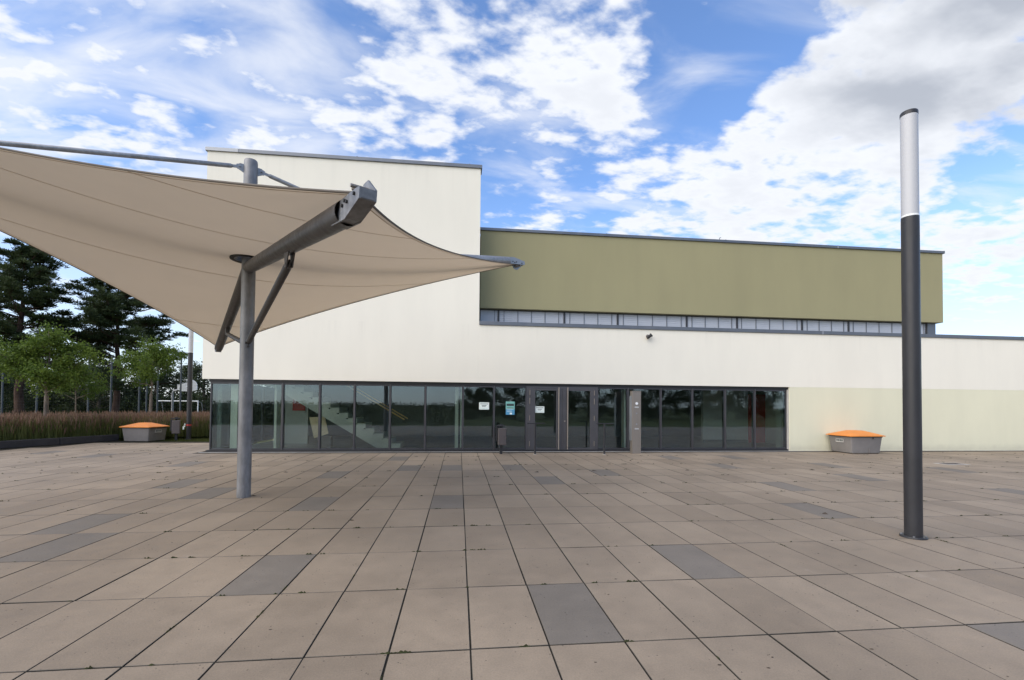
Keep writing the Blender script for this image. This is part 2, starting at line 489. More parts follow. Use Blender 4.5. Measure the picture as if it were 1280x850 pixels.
def slab_geo(x0, x1, y0, y1, dzs):
    b = .0026
    zt = 0.0
    top = [(x0 + b, y0 + b, zt + dzs[0]), (x1 - b, y0 + b, zt + dzs[1]), (x1 - b, y1 - b, zt + dzs[2]), (x0 + b, y1 - b, zt + dzs[3])]
    mid = [(x0, y0, zt - b + dzs[0]), (x1, y0, zt - b + dzs[1]), (x1, y1, zt - b + dzs[2]), (x0, y1, zt - b + dzs[3])]
    bot = [(x0, y0, -.05), (x1, y0, -.05), (x1, y1, -.05), (x0, y1, -.05)]
    q = []
    q.append(top)
    for i in range(4):
        j = (i + 1) % 4
        q.append([mid[i], mid[j], top[j], top[i]])
        q.append([bot[i], bot[j], mid[j], mid[i]])
    return q
GX, GY = .0046, .0050
TONES = [0.0, .2, .4, .6, .8, 1.0]
slab_meshes = {}
for ti, tone in enumerate(TONES + [2.0]):
    for k in range(2):
        rr = random.Random(ti * 10 + k)
        q = slab_geo(GX - .25, .25 - GX, GY - .5, .5 - GY, [rr.uniform(-.0012, .0012) for _ in range(4)])
        vv = np.array(q, dtype=np.float32).reshape(-1, 3)
        slab_meshes[(ti, k)] = np_mesh('slab', vv, 4, [M['slab']], [tone] + [3.0, 4.0] * 4)
cells = []
for c in range(-46, 80):
    for r in range(-13, 14):
        x0, y0 = X0 + .5 * c, Y0 + r
        xc, yc = x0 + .25, y0 + .5
        if y0 + 1 > 15.27 and xc > -8.1: continue
        if yc > 19.4 or yc < -2.6: continue
        if x0 < kerb_x(y0) + .12 or x0 < kerb_x(y0 + 1) + .12: continue
        if xc > 39.5: continue
        rel = Vector((xc, yc, 0)) - Vector((0, 0, 1.528))
        z = rel.dot(fw)
        vis = False
        if z > .5:
            sx = rel.dot(r2) / z * 583.48; sy = rel.dot(u2) / z * 583.48
            vis = abs(sx) < 680 and -385 < sy
        area = 1.0 / rel.length ** 3 if vis else 0
        cells.append((area, c, r, xc, yc))
cells.sort(reverse=True)
rest, rest_t = [], []
for i, (area, c, r, xc, yc) in enumerate(cells):
    rr = random.Random(c * 977 + r * 31)
    ti = 6 if (c, r) in dark_cells else rr.choice([0, 1, 2, 2, 3, 3, 4, 4, 5])
    jx, jy = rr.uniform(-.0022, .0022), rr.uniform(-.003, .003)
    jz = rr.uniform(-.0015, .0015)
    if i < 300:
        o = link('slab', slab_meshes[(ti, rr.randint(0, 1))], pavement)
        o.location = (xc + jx, yc + jy, jz)
    else:
        q = slab_geo(xc - .25 + GX + jx, xc + .25 - GX + jx, yc - .5 + GY + jy, yc + .5 - GY + jy, [jz + rr.uniform(-.0012, .0012) for _ in range(4)])
        rest += q
        rest_t += [(TONES + [2.0])[ti]] + [3.0, 4.0] * 4
tag(link('far_slabs', np_mesh('far_slabs', np.array(rest, dtype=np.float32).reshape(-1, 3), 4, [M['slab']], rest_t), pavement), kind='stuff')
es = MB()
for k in range(48):
    es.box(-7.9 + k * 1.0, -7.9 + k * 1.0 + .994, 15.285, 15.392, -.05, .001)
es.build('edging_strip', M['edging'], pavement)
# drain cover set in the paving
dr = thing('drain_cover', 'dark iron drain cover set in the paving by the right-hand wall', 'drain cover', (13.68, 11.60, 0))
f_ = MB(); f_.box(-.36, .36, -.20, -.14, -.03, .006); f_.box(-.36, .36, .14, .20, -.03, .006); f_.box(-.36, -.30, -.139, .139, -.03, .006); f_.box(.30, .36, -.139, .139, -.03, .006)
f_.build('frame', M['edging'], dr)
gr = MB()
for k in range(12): gr.box(-.295 + k * .05, -.265 + k * .05, -.138, .138, -.02, .004)
gr.box(-.298, .298, -.012, .012, -.03, .0)
gr.build('grate', M['iron'], dr)

# moss in the joints and small litter on the slabs
def blobs(name, pts, mat, flat=.35):
    vs, fs = [], []
    for (x, y, sx_, sy_, h) in pts:
        n = 7
        b = len(vs)
        a0 = rnd.uniform(0, 6.28)
        for k in range(n):
            a = a0 + k * 2 * math.pi / n
            q = rnd.uniform(.65, 1.15)
            vs.append((x + math.cos(a) * sx_ * q, y + math.sin(a) * sy_ * q, .0005))
        vs.append((x + rnd.uniform(-.3, .3) * sx_, y, h))
        for k in range(n): fs.append((b + k, b + (k + 1) % n, b + n))
    mb = MB(); mb.v = vs; mb.f = fs
    return mb.build(name, mat, pavement)
pts = []
for (area, c, r, xc, yc) in cells[:900]:
    rr = random.Random(c * 51 + r * 7 + 3)
    for k in range(3):
        if rr.random() < .24:   # transverse joint
            x = xc + rr.uniform(-.25, .25)
            for j in range(rr.randint(1, 4)):
                pts.append((x + j * .022 + rr.uniform(-.01, .01), yc - .5, rr.uniform(.010, .028), rr.uniform(.005, .011), rr.uniform(.004, .018)))
    if rr.random() < .13:       # corner or longitudinal joint
        y = yc + rr.uniform(-.5, .5)
        for j in range(rr.randint(1, 4)):
            pts.append((xc - .25, y + j * .03, rr.uniform(.004, .010), rr.uniform(.012, .03), rr.uniform(.003, .012)))
tag(blobs('joint_moss', pts, M['moss']), kind='stuff')
pts = []
for (area, c, r, xc, yc) in cells[:1000]:
    rr = random.Random(c * 13 + r * 177 + 5)
    for k in range(rr.choice([0, 0, 1, 1, 2, 3])):
        s = rr.uniform(.003, .009)
        if rr.random() < .05 and yc > 6: s = rr.uniform(.02, .045)
        pts.append((xc + rr.uniform(-.24, .24), yc + rr.uniform(-.48, .48), s * rr.uniform(.8, 2.0), s, s * .5))
tag(blobs('leaf_litter', pts, M['debris']), kind='stuff')

# ------------------------------------------------------------------ building
YW, YG = 15.36, 15.45
hall = thing('sports_hall', 'white and olive flat-roofed hall with a long glazed ground floor', 'building', (2, YW, 0))
def part(mb, name, mat, parent=hall, smooth=None):
    o = mb.build(name, mat, None, smooth)
    o.parent = parent
    o.matrix_parent_inverse = Matrix.Translation(-(Vector((2, YW, 0))))
    return o
def sub(mb, name, mat, parent, smooth=None):
    o = mb.build(name, mat, None, smooth)
    o.parent = parent
    return o
XL, XT, XR = -7.88, .628, 38.0
mb = MB()
mb.box(XL, XT, YW, YW + .36, 2.262, 9.37)
mb.box(XL, XL + .36, YW + .361, 30, 2.262, 9.369)
mb.box(XT - .36, XT, YW + .361, 30, 2.60, 9.369)
mb.box(XL + .361, XT - .361, YW + .361, 30, 9.1, 9.25)
part(mb, 'tower_wall', M['plaster'])
mb = MB(); mb.box(XT + .001, XR, YW, YW + .32, 2.262, 4.165); part(mb, 'front_wall', M['plaster'])
mb = MB(); mb.box(11.655, XR, YW + .001, YW + .32, -.1, 2.2605); part(mb, 'plinth_wall', M['plaster_green'])
mb = MB(); mb.box(.70, 19.04, 16.40, 40, 4.955, 7.70); part(mb, 'upper_hall_wall', M['olive'])
def cap(name, x0, x1, y0, y1, z0, z1, lens, firstpale=0):
    """sheet metal coping in lengths with a small drip edge"""
    x = x0
    k = 0
    while x < x1 - .01:
        xe = min(x + lens, x1)
        b_ = MB(); b_.box(x + .003, xe - .003, y0, y1, z0, z1, .006)
        part(b_, name, M['cap_light'] if (firstpale and k == 0) else M['cap'])
        if xe < x1 - .01:
            b_ = MB(); b_.box(xe - .025, xe + .025, y0 - .004, y1, z0 - .004, z1 + .004); part(b_, 'coping_joint', M['cap_light'] if k % 3 == 2 else M['cap'])
        x = xe; k += 1
cap('coping', XL - .05, -6.95, YW - .05, YW + .42, 9.372, 9.485, 5, 1)
cap('coping', -6.95, XT + .05, YW - .05, YW + .42, 9.372, 9.485, 3.6)
cap('coping', XT + .002, XR, YW - .045, YW + .36, 4.168, 4.29, 4.1)
cap('coping', .66, 19.10, 16.345, 16.75, 7.702, 7.80, 4.6)
for x0, x1, y0, y1, z in ((XL - .05, XL + .4, YW + .43, 30, 9.372), (18.72, 19.10, 16.76, 40, 7.702)):
    mb = MB(); mb.box(x0, x1, y0, y1, z, z + .11); part(mb, 'coping', M['cap'])
mb = MB(); mb.box(XT + .001, XR, YW + .322, 40, 3.7, 3.9); part(mb, 'low_roof', M['roofing'])
# lightning rod on the roof
mb = MB(); mb.tube([(9.70, 16.5, 7.79), (9.70, 16.5, 7.92)], .012, 8); mb.tube([(9.70, 16.5, 7.915), (9.76, 16.5, 7.93)], .01, 8); mb.box(9.66, 9.74, 16.46, 16.54, 7.80, 7.83); part(mb, 'lightning_rod', M['cap'])
# clerestory band with closed venetian blinds
YC = 16.60
mb = MB(); mb.box(.68, 18.53, YC + .12, YC + .30, 3.9, 4.953); part(mb, 'clerestory_backing', M['in_dark'])
mb = MB(); mb.box(18.533, 18.89, YC - .03, 30, 3.9, 4.953); part(mb, 'band_end_wall', M['cap'])
mb = MB(); mb.box(.68, 18.53, YC - .12, YC + .05, 3.9, 4.33); part(mb, 'clerestory_sill', M['cap_light'])
thick = [.69, 1.368, 3.777, 5.783, 8.462, 10.476, 13.153, 15.124, 18.531]
guides = [1.23, 1.567, 2.067, 2.561, 3.059, 3.561, 3.976, 4.513, 5.025, 5.554, 5.996, 6.548, 7.12, 7.677, 8.244, 8.67, 9.194, 9.722, 10.259, 10.657, 11.244, 11.802, 12.363, 12.943, 13.365, 13.87, 14.392, 14.915, 15.326, 15.889, 16.446, 17.006, 17.57, 18.138, 18.424]
for a, b in zip(thick[:-1], thick[1:]):
    mb = MB()
    mb.box(a + .002, a + .030, YC, YC + .10, 4.332, 4.952); mb.box(b - .030, b - .002, YC, YC + .10, 4.332, 4.952)
    mb.box(a + .036, b - .036, YC, YC + .10, 4.92, 4.951); mb.box(a + .036, b - .036, YC, YC + .10, 4.333, 4.36)
    w = part(mb, 'clerestory_window', M['frame'])
    bl = MB()
    for k in range(8):
        z = 4.366 + k * .0695
        bl.prism([(a + .034, YC + .030, z), (a + .034, YC + .036, z - .002), (a + .034, YC + .046, z + .070), (a + .034, YC + .040, z + .072)], (b - a - .068, 0, 0))
    sub(bl, 'blind', M['blind'], w)
    for x in guides:
        if a + .05 < x < b - .05:
            gd = MB(); gd.box(x - .009, x + .009, YC + .008, YC + .029, 4.361, 4.918)
            sub(gd, 'guide_rail', M['cap'], w)

# ground floor glazing
ZT = 2.17
mb = MB()
mb.box(-7.70, 11.654, YG - .03, YG + .25, ZT + .004, 2.261)
part(mb, 'head_reveal', M['black'])
mb = MB()
mb.box(-7.74, 11.62, YG - .075, YG + .12, -.05, .058)
part(mb, 'sill_strip', M['black'])
mb = MB(); mb.box(11.606, 11.654, YG - .06, YG + .2, -.05, 2.17); part(mb, 'jamb_cover', M['edging'])
def window(x0, x1):
    mb = MB()
    fwid = .036
    for (a, b) in ((x0 + .001, x0 + fwid), (x1 - fwid, x1 - .001)):
        mb.box(a, b, YG - .012, YG + .13, .06, ZT)
    mb.box(x0 + fwid + .001, x1 - fwid - .001, YG - .008, YG + .12, ZT - .055, ZT - .001)
    mb.box(x0 + fwid + .001, x1 - fwid - .001, YG - .008, YG + .12, .061, .105)
    w = part(mb, 'window', M['frame'])
    cs = MB()
    if x0 > -7.6: cs.box(x0 - .004, x0 + .020, YG - .030, YG - .0125, .062, ZT - .002)
    if cs.v: sub(cs, 'cover_strip', M['frame_light'], w)
    pn = MB(); pn.box(x0 + fwid - .004, x1 - fwid + .004, YG + .02, YG + .026, .10, ZT - .05)
    sub(pn, 'pane', M['glass'], w)
    return w
left = [-7.67, -6.63, -5.531, -4.404, -3.332, -2.217, -1.095, .123, 1.151, 2.234]
right = [4.665, 5.749, 6.922, 8.07, 9.281, 10.392, 11.604]
for seq in (left, right):
    for a, b in zip(seq[:-1], seq[1:]): window(a, b)
# end windows round the left-hand corner
for k in range(4):
    y0, y1 = YG + .14 + k * 1.2, YG + .14 + (k + 1) * 1.2
    mb = MB()
    mb.box(-7.67, -7.56, y0 + .001, y0 + .05, .06, ZT); mb.box(-7.67, -7.56, y1 - .05, y1 - .001, .06, ZT)
    mb.box(-7.665, -7.565, y0 + .051, y1 - .051, ZT - .05, ZT - .001); mb.box(-7.665, -7.565, y0 + .051, y1 - .051, .06, .10)
    w = part(mb, 'window', M['frame'])
    pn = MB(); pn.box(-7.62, -7.614, y0 + .04, y1 - .04, .09, ZT - .04); sub(pn, 'pane', M['glass'], w)
mb = MB(); mb.box(-7.70, -7.55, 20.5, 30, -.1, 2.261); part(mb, 'side_wall', M['plaster_green'])
# doors
mb = MB()
mb.box(2.236, 2.325, YG - .03, YG + .12, .0, ZT); mb.box(4.572, 4.663, YG - .03, YG + .12, .0, ZT)
mb.box(2.3255, 4.5715, YG - .03, YG + .12, 2.10, ZT - .001)
part(mb, 'door_frame', M['frame_light'])
def door(x0, x1, g0, g1, hinge_x, handle_x, lock):
    mb = MB()
    y0, y1 = YG - .045, YG + .05
    mb.box(x0, g0, y0, y1, .012, 2.095, .004); mb.box(g1, x1, y0, y1, .012, 2.095, .004)
    mb.box(g0 + .0005, g1 - .0005, y0 + .001, y1, 2.035, 2.094); mb.box(g0 + .0005, g1 - .0005, y0 + .001, y1, .013, .115)
    d = part(mb, 'door', M['frame_light'])
    pn = MB(); pn.box(g0 - .003, g1 + .003, YG - .006, YG, .112, 2.038); sub(pn, 'pane', M['glass'], d)
    for za, zb in ((1.872, 2.059), (1.577, 1.791), (1.016, 1.203), (.162, .349)):
        h = MB(); h.tube([(hinge_x, y0 - .012, za + .01), (hinge_x, y0 - .012, zb - .01)], .0115, 10); sub(h, 'hinge', M['steel'], d, 40)
    h = MB(); h.tube([(handle_x, y0 - .06, .065), (handle_x, y0 - .06, 2.14)], .020, 12)
    for z in (.3, 1.1, 1.9): h.tube([(handle_x, y0 - .05, z), (handle_x, y0 + .005, z)], .010, 8)
    sub(h, 'handle', M['steel'], d, 40)
    if lock:
        h = MB(); h.tube([(lock, y0 - .012, 1.01), (lock, y0 + .004, 1.01)], .028, 14); sub(h, 'lock', M['steel'], d, 40)
door(2.327, 3.452, 2.526, 3.250, 2.345, 3.322, None)
door(3.457, 4.570, 3.660, 4.413, 4.552, 3.625, 3.535)
# lobby behind the glass
mb = MB(); mb.box(-7.54, 14, YG + .13, 24, -.06, -.004); part(mb, 'lobby_floor', M['in_floor'])
mb = MB(); mb.box(-7.54, 14, YG + .3, 24, 2.50, 2.58); part(mb, 'lobby_ceiling', M['in_wall'])
mb = MB(); mb.box(-7.54, 14, 23.0, 23.2, -.003, 2.49); part(mb, 'lobby_back_wall', M['in_dark'])
mb = MB(); mb.box(13.3, 13.45, YG + .3, 22.99, -.003, 2.49); part(mb, 'lobby_end_wall', M['in_green'])
mb = MB(); mb.box(-6.63, -5.73, 18.6, 18.72, -.003, 2.49); mb.box(10.4, 12.47, 19.0, 19.15, -.003, 2.49); part(mb, 'lobby_inner_wall', M['in_wall'])
mb = MB(); mb.box(10.4, 12.47, 18.97, 18.999, -.002, .13); part(mb, 'skirting', M['in_dark'])
for x0, x1, y0, y1 in ((-7.42, -7.20, 16.2, 16.45), (-6.06, -5.98, 16.2, 16.9), (-.135, -.02, 16.2, 16.5), (.05, .17, 16.2, 16.6), (5.89, 6.06, 16.2, 16.5), (11.95, 12.09, 16.2, 16.5)):
    mb = MB(); mb.box(x0, x1, y0, y1, -.003, 2.48, .008); part(mb, 'lobby_column', M['in_green'])
mb = MB(); mb.box(-7.19, -7.09, 16.2, 16.42, -.003, 2.48); part(mb, 'lobby_column', M['frame'])
mb = MB(); mb.box(12.50, 13.28, 19.0, 19.08, -.002, 2.1); rd = part(mb, 'lobby_door', M['red'])
mb = MB(); mb.box(-6.28, -5.83, 18.56, 18.598, 1.25, 1.71); part(mb, 'wall_panel', M['red'])
# stair
ST0, RUN, RISE = -1.99, .2925, .174
sy0, sy1 = 16.4, 17.6
mb = MB()
n = 15
poly = [(ST0 - .30, sy0, 0), (ST0 - .65, sy0, 0)]
poly.append((ST0 - .65 - RUN / RISE * 2.45, sy0, 2.45)); poly.append((ST0 - RUN / RISE * 2.45, sy0, 2.45))
mb.prism([(ST0 - .05, sy0 + .01, .0), (ST0 - .75, sy0 + .01, .0), (ST0 - .75 - RUN / RISE * 2.4, sy0 + .01, 2.4), (ST0 - .16 - RUN / RISE * 2.4, sy0 + .01, 2.4)], (0, sy1 - sy0 - .02, 0))
stair = part(mb, 'staircase', M['concrete'])
for k in range(13):
    x1 = ST0 - k * RUN
    sb = MB(); sb.prism([(x1, sy0, k * RISE), (x1, sy0, (k + 1) * RISE), (x1 - RUN + .001, sy0, (k + 1) * RISE), (x1 - RUN + .001, sy0, k * RISE), ], (0, sy1 - sy0, 0))
    sub(sb, 'step', M['concrete'], stair)
for yy in (sy0 + .06, sy1 - .06):
    h = MB(); h.tube([(-1.87, yy, 1.0), (-1.87 - 2.3 , yy, 1.0 + 2.3 * RISE / RUN)], .024, 10); sub(h, 'handrail', M['wood'], stair, 40)

# things in the lobby
mb = MB(); mb.prism([(-5.27, 17.25, 1.036), (-4.742, 17.25, 1.073), (-4.564, 17.10, .474), (-5.048, 17.10, .307)], (0, .03, 0))
tag(mb.build('board', M['beigeboard']), 'beige board leaning under the stair behind the glass', 'board')
cb_ = thing('carton', 'grey box on the lobby floor under the stair', 'box', (-4.61, 17.0, 0))
mb = MB(); mb.box(-.19, .19, -.15, .15, 0, .36, .006); mb.build('box_body', M['binbody'], cb_)
mb = MB(); mb.box(-.195, .195, -.155, .155, .361, .387, .004); mb.build('box_lid', M['binbody'], cb_)

# ------------------------------------------------------------------ notices on the glass
def notice(name, label, cat, x0, x1, z0, z1, y, kind):
    t = thing(name, label, cat, ((x0 + x1) / 2, y, z0))
    w, h = x1 - x0, z1 - z0
    mb = MB(); mb.box(-w / 2, w / 2, -.002, 0, 0, h)
    mb.build('sheet', M['paper'] if kind != 'poster' else M['teal'], t)
    def bar(nm, a, b, c, d, mt, dy=.0028):
        mm = MB(); mm.box(-w / 2 + a * w, -w / 2 + b * w, -dy, -.0021, c * h, d * h); mm.build(nm, mt, t)
    if kind == 'poster':
        bar('blue_field', 0.0, 1.0, 0.0, .40, M['bluep'])
        bar('picture', .08, .92, .66, .84, M['ink'])
        bar('print_line', .12, .88, .48, .54, M['ink'], .003)
        bar('print_line', .10, .80, .42, .45, M['paper'], .0031)
        bar('print_line', .12, .7, .26, .29, M['paper'], .0031)
        bar('emblem', .45, .7, .03, .16, M['paper'], .0031)
    else:
        bar('print_line', .1, .9, .74, .82, M['ink'])
        bar('print_line', .26, .74, .52, .60, M['ink'])
        bar('print_line', .30, .66, .38, .44, M['ink'])
        bar('print_line', .1, .9, .14, .17, M['teal'])
    return t
notice('notice', 'white paper notice on the window left of the blue poster', 'notice', .657, .988, 1.378, 1.616, YG + .018, 'n')
notice('poster', 'teal and blue poster on the glass left of the entrance door', 'poster', 1.547, 1.842, 1.212, 1.651, YG + .018, 'poster')
notice('notice', 'white paper notice on the pane of the entrance door', 'notice', 2.532, 2.842, 1.285, 1.500, YG - .0075, 'n')

# wall camera
cc = thing('security_camera', 'small black security camera on the white wall below the blinds', 'camera', (6.40, YW, 3.92))
mb = MB(); mb.tube([(0, -.0005, .02), (0, -.03, .02)], .055, 16); mb.tube([(0, -.03, .01), (-.02, -.10, -.02)], .02, 10); mb.build('mount', M['steel'], cc, 40)
mb = MB(); mb.tube([(-.06, -.10, -.06), (.06, -.15, .03)], .052, 16); mb.build('camera_body', M['black'], cc, 40)
mb = MB(); mb.tube([(.058, -.149, .0285), (.09, -.163, .052)], .06, 16); mb.build('hood', M['black'], cc, 40)

# ------------------------------------------------------------------ entrance furniture
pl = thing('intercom_pillar', 'brushed steel intercom pillar standing in front of the glazing', 'intercom pillar', (5.735, 14.72, 0))
mb = MB(); mb.box(-.148, .148, -.10, .10, 0, 2.02, .006); mb.build('pillar_body', M['steel'], pl)
mb = MB(); mb.box(-.176, -.151, -.06, .09, .42, 1.87); mb.build('side_panel', M['cap_light'], pl)
mb = MB(); mb.box(-.155, .155, -.105, .105, 2.021, 2.032); mb.build('top_plate', M['steel'], pl)
mb = MB(); mb.tube([(0, -.099, 1.62), (0, -.112, 1.62)], .045, 16); mb.build('speaker_disc', M['whitepaint'], pl, 40)
for z in (1.50, .80):
    mb = MB(); mb.box(-.06, .06, -.106, -.099, z - .018, z + .018); o = mb.build('name_plate', M['whitepaint'], pl)
    for k in range(3):
        q = MB(); q.box(-.05 + k * .035, -.03 + k * .035, -.108, -.1055, z - .01, z + .008); q.build('print', M['ink'], o)
mb = MB(); mb.tube([(0, -.099, 1.30), (0, -.106, 1.30)], .022, 14); mb.build('button', M['cap_light'], pl, 40)
mb = MB(); mb.tube([(0, -.099, .95), (0, -.106, .95)], .026, 14); mb.build('button', M['cap_light'], pl, 40)

def guard_post(x, y, label):
    t = thing('door_guard_post', label, 'post', (x, y, 0), 0, 'guard posts by the entrance')
    mb = MB(); mb.tube([(0, 0, 0), (0, 0, .955)], .030, 14); mb.build('post', M['anthracite'], t, 40)
    mb = MB(); mb.tube([(-.26, 0, .968), (.30, 0, .968)], .018, 12); mb.build('top_bar', M['anthracite'], t, 40)
    mb = MB(); mb.tube([(0, 0, 0), (0, 0, .012)], .055, 16); mb.build('foot_plate', M['edging'], t, 40)
    return t
guard_post(2.379, 14.46, 'dark guard post with top bar standing before the left door leaf')
guard_post(4.587, 14.40, 'dark guard post with top bar between the doors and the steel pillar')

def litter_bin(loc, rz, label):
    t = thing('litter_bin', label, 'litter bin', loc, rz, 'litter bins on posts')
    mb = MB(); mb.box(-.042, .042, -.02, .065, 0, .94, .005); mb.build('post', M['anthracite'], t)
    mb = MB(); mb.box(-.115, .145, -.22, -.022, .29, .815, .02); mb.build('bin_box', M['binbrown'], t)
    mb = MB(); mb.box(-.155, .10, -.16, .085, .865, .90, .006); mb.build('hood', M['black'], t)
    mb = MB(); mb.box(-.175, -.118, -.14, .07, .40, .84, .004); mb.build('side_flap', M['black'], t)
    return t
b1 = litter_bin((1.325, 14.62, 0), 0, 'brown grey litter bin on a dark post before the glazing')
b2 = copy_tree(b1)
b2.location = (-11.15, 19.95, 0); b2.rotation_euler = (0, 0, R(20))
b2['label'] = 'dark litter bin on a post at the grass edge beside the far lamp'

# ------------------------------------------------------------------ grit bins
def taper(mb, z0, z1, a0, b0, a1, b1, rad=.05):
    def ring(a, b, z):
        pts = []
        for cx_, cy_, st in ((a - rad, b - rad, 0), (-a + rad, b - rad, 90), (-a + rad, -b + rad, 180), (a - rad, -b + rad, 270)):
            for k in range(4):
                an = R(st + k * 30)
                pts.append((cx_ + math.cos(an) * rad, cy_ + math.sin(an) * rad, z))
        return pts
    A, B = ring(a0, b0, z0), ring(a1, b1, z1)
    n_ = len(A)
    mb.add(A + B, [tuple(range(n_))[::-1], tuple(range(n_, 2 * n_))] + [(i, (i + 1) % n_, n_ + (i + 1) % n_, n_ + i) for i in range(n_)])
def grit_bin(loc, rz, label):
    t = thing('grit_bin', label, 'grit bin', loc, rz, 'grit bins with orange lids')
    mb = MB(); taper(mb, .03, .555, .525, .44, .58, .485, .04); body = mb.build('bin_body', M['binbody'], t, 50)
    mb = MB(); taper(mb, 0, .0295, .50, .42, .515, .43, .04); mb.build('foot', M['dark_grp'], t, 50)
    mb = MB()
    taper(mb, .556, .585, .60, .50, .60, .50, .05)
    mb.build('rim', M['dark_grp'], t, 50)
    mb = MB()
    taper(mb, .5855, .612, .655, .555, .655, .555, .05)
    taper(mb, .6125, .765, .650, .55, .20, .16, .05)
    mb.build('lid', M['orange'], t, 35)
    mb = MB(); mb.box(-.583, -.560, -.16, .16, .36, .48); o = mb.build('label_plate', M['edging'], t)
    for k in range(4):
        q = MB(); q.box(-.587, -.5835, -.13 + k * .07, -.085 + k * .07, .40, .46); q.build('print', M['ink'], o)
    mb = MB(); mb.box(.10, .13, -.475, -.462, .04, .22); mb.build('rib', M['binbody'], t)
    mb = MB(); mb.box(.20, .24, -.50, -.484, .50, .56); mb.build('latch', M['dark_grp'], t)
    return t
g1 = grit_bin((13.62, 14.74, 0), 0.0, 'grey grit bin with orange lid standing against the pale green wall')
g2 = copy_tree(g1)
g2.location = (-12.25, 19.88, 0); g2.rotation_euler = (0, 0, R(171))
g2.scale = (.94, .94, .94)
g2['label'] = 'grey grit bin with orange lid beside the tall grass and dark kerb'

# ------------------------------------------------------------------ lamps
def lamp(loc, label, top, join):
    t = thing('lamp_column', label, 'lamp', loc, 0, 'lamp columns on the square')
    mb = MB(); mb.tube([(0, 0, .02), (0, 0, join - .01)], .0885, 40); mb.build('pole', M['anthracite'], t, 40)
    mb = MB(); mb.tube([(0, 0, 0), (0, 0, .016), (0, 0, .022)], [.133, .133, .128], 40); mb.build('base_plate', M['anthracite'], t, 40)
    for k in range(4):
        a = R(45 + 90 * k)
        mb = MB(); mb.tube([(.112 * math.cos(a), .112 * math.sin(a), .018), (.112 * math.cos(a), .112 * math.sin(a), .032)], .011, 6); mb.build('bolt', M['galv'], t)
    mb = MB(); mb.tube([(0, 0, join - .011), (0, 0, join + .012)], .0875, 40); mb.build('collar', M['whitepaint'], t, 40)
    mb = MB(); mb.tube([(0, 0, join + .0125), (0, 0, top - .05)], .086, 40); mb.build('diffuser', M['diffuser'], t, 40)
    mb = MB(); mb.tube([(0, 0, top - .0495), (0, 0, top - .01), (0, 0, top)], [.0885, .0885, .083], 40); mb.build('cap', M['anthracite'], t, 40)
    return t
lamp((5.395, 5.02, 0), 'tall anthracite lamp column with white head standing on the paving', 5.13, 3.85)
lp2 = lamp((-11.06, 20.65, 0), 'distant lamp column beside the litter bin behind the sail', 5.0, 3.60)
rb = MB(); rb.box(-.14, -.09, -.10, -.085, .52, .60); rb.box(-.18, -.13, -.102, -.088, .42, .54); rb.box(-.12, -.085, -.1, -.08, .56, .66)
rbo = thing('ribbon', 'red and white ribbon tied round the distant lamp column', 'ribbon', (-11.06, 20.65, 0))
rb.build('ribbon_tail', M['paper'], rbo)
rb = MB(); rb.tube([(0, 0, .56), (0, 0, .63)], .092, 20); rb.build('ribbon_band', M['red'], rbo)

# ------------------------------------------------------------------ membrane sail on its mast
MX, MY = -3.463, 8.068
tips = {1: (-.613, 3.132), 2: (1.473, 10.918), 3: (-6.313, 13.005), 4: (-8.399, 5.218)}
sail = thing('sail_canopy', 'beige four-pointed sail canopy on a galvanised mast', 'canopy', (MX, MY, 0))
def loc(p): return Vector((p[0] - MX, p[1] - MY, p[2]))
def at(k, s, z):
    return loc((MX + s * (tips[k][0] - MX), MY + s * (tips[k][1] - MY), z))
mb = MB(); mb.tube([(0, 0, -.02), (0, 0, 5.47), (0, 0, 5.52), (0, 0, 5.535)], [.103, .103, .100, .088], 40); mb.build('mast', M['galv_pole'], sail, 40)
# rubber-edged ring where the mast passes through the membrane
bm = bmesh.new()
mb = MB()
nn = 40
def ringprof(prof):
    vs = []; fs = []
    k = len(prof)
    for i in range(nn):
        a = 2 * math.pi * i / nn
        for r_, z_ in prof: vs.append((r_ * math.cos(a), r_ * math.sin(a), z_))
    for i in range(nn):
        for j in range(k):
            fs.append((i * k + j, ((i + 1) % nn) * k + j, ((i + 1) % nn) * k + (j + 1) % k, i * k + (j + 1) % k))
    return vs, fs
bm.free()
mb.add(*ringprof([(.215, 3.87), (.275, 3.87), (.275, 3.91), (.215, 3.91)])); mb.build('membrane_ring', M['black'], sail, 40)
mb = MB(); mb.add(*ringprof([(.196, 3.875), (.2145, 3.875), (.2145, 4.02), (.196, 4.02)])); mb.build('ring_collar', M['galv'], sail, 40)
ARM_R = .094
zroot = {1: 3.75, 3: 3.75, 2: 4.08, 4: 4.08}
ztip = {1: 2.86, 3: 2.86, 2: 4.94, 4: 4.94}
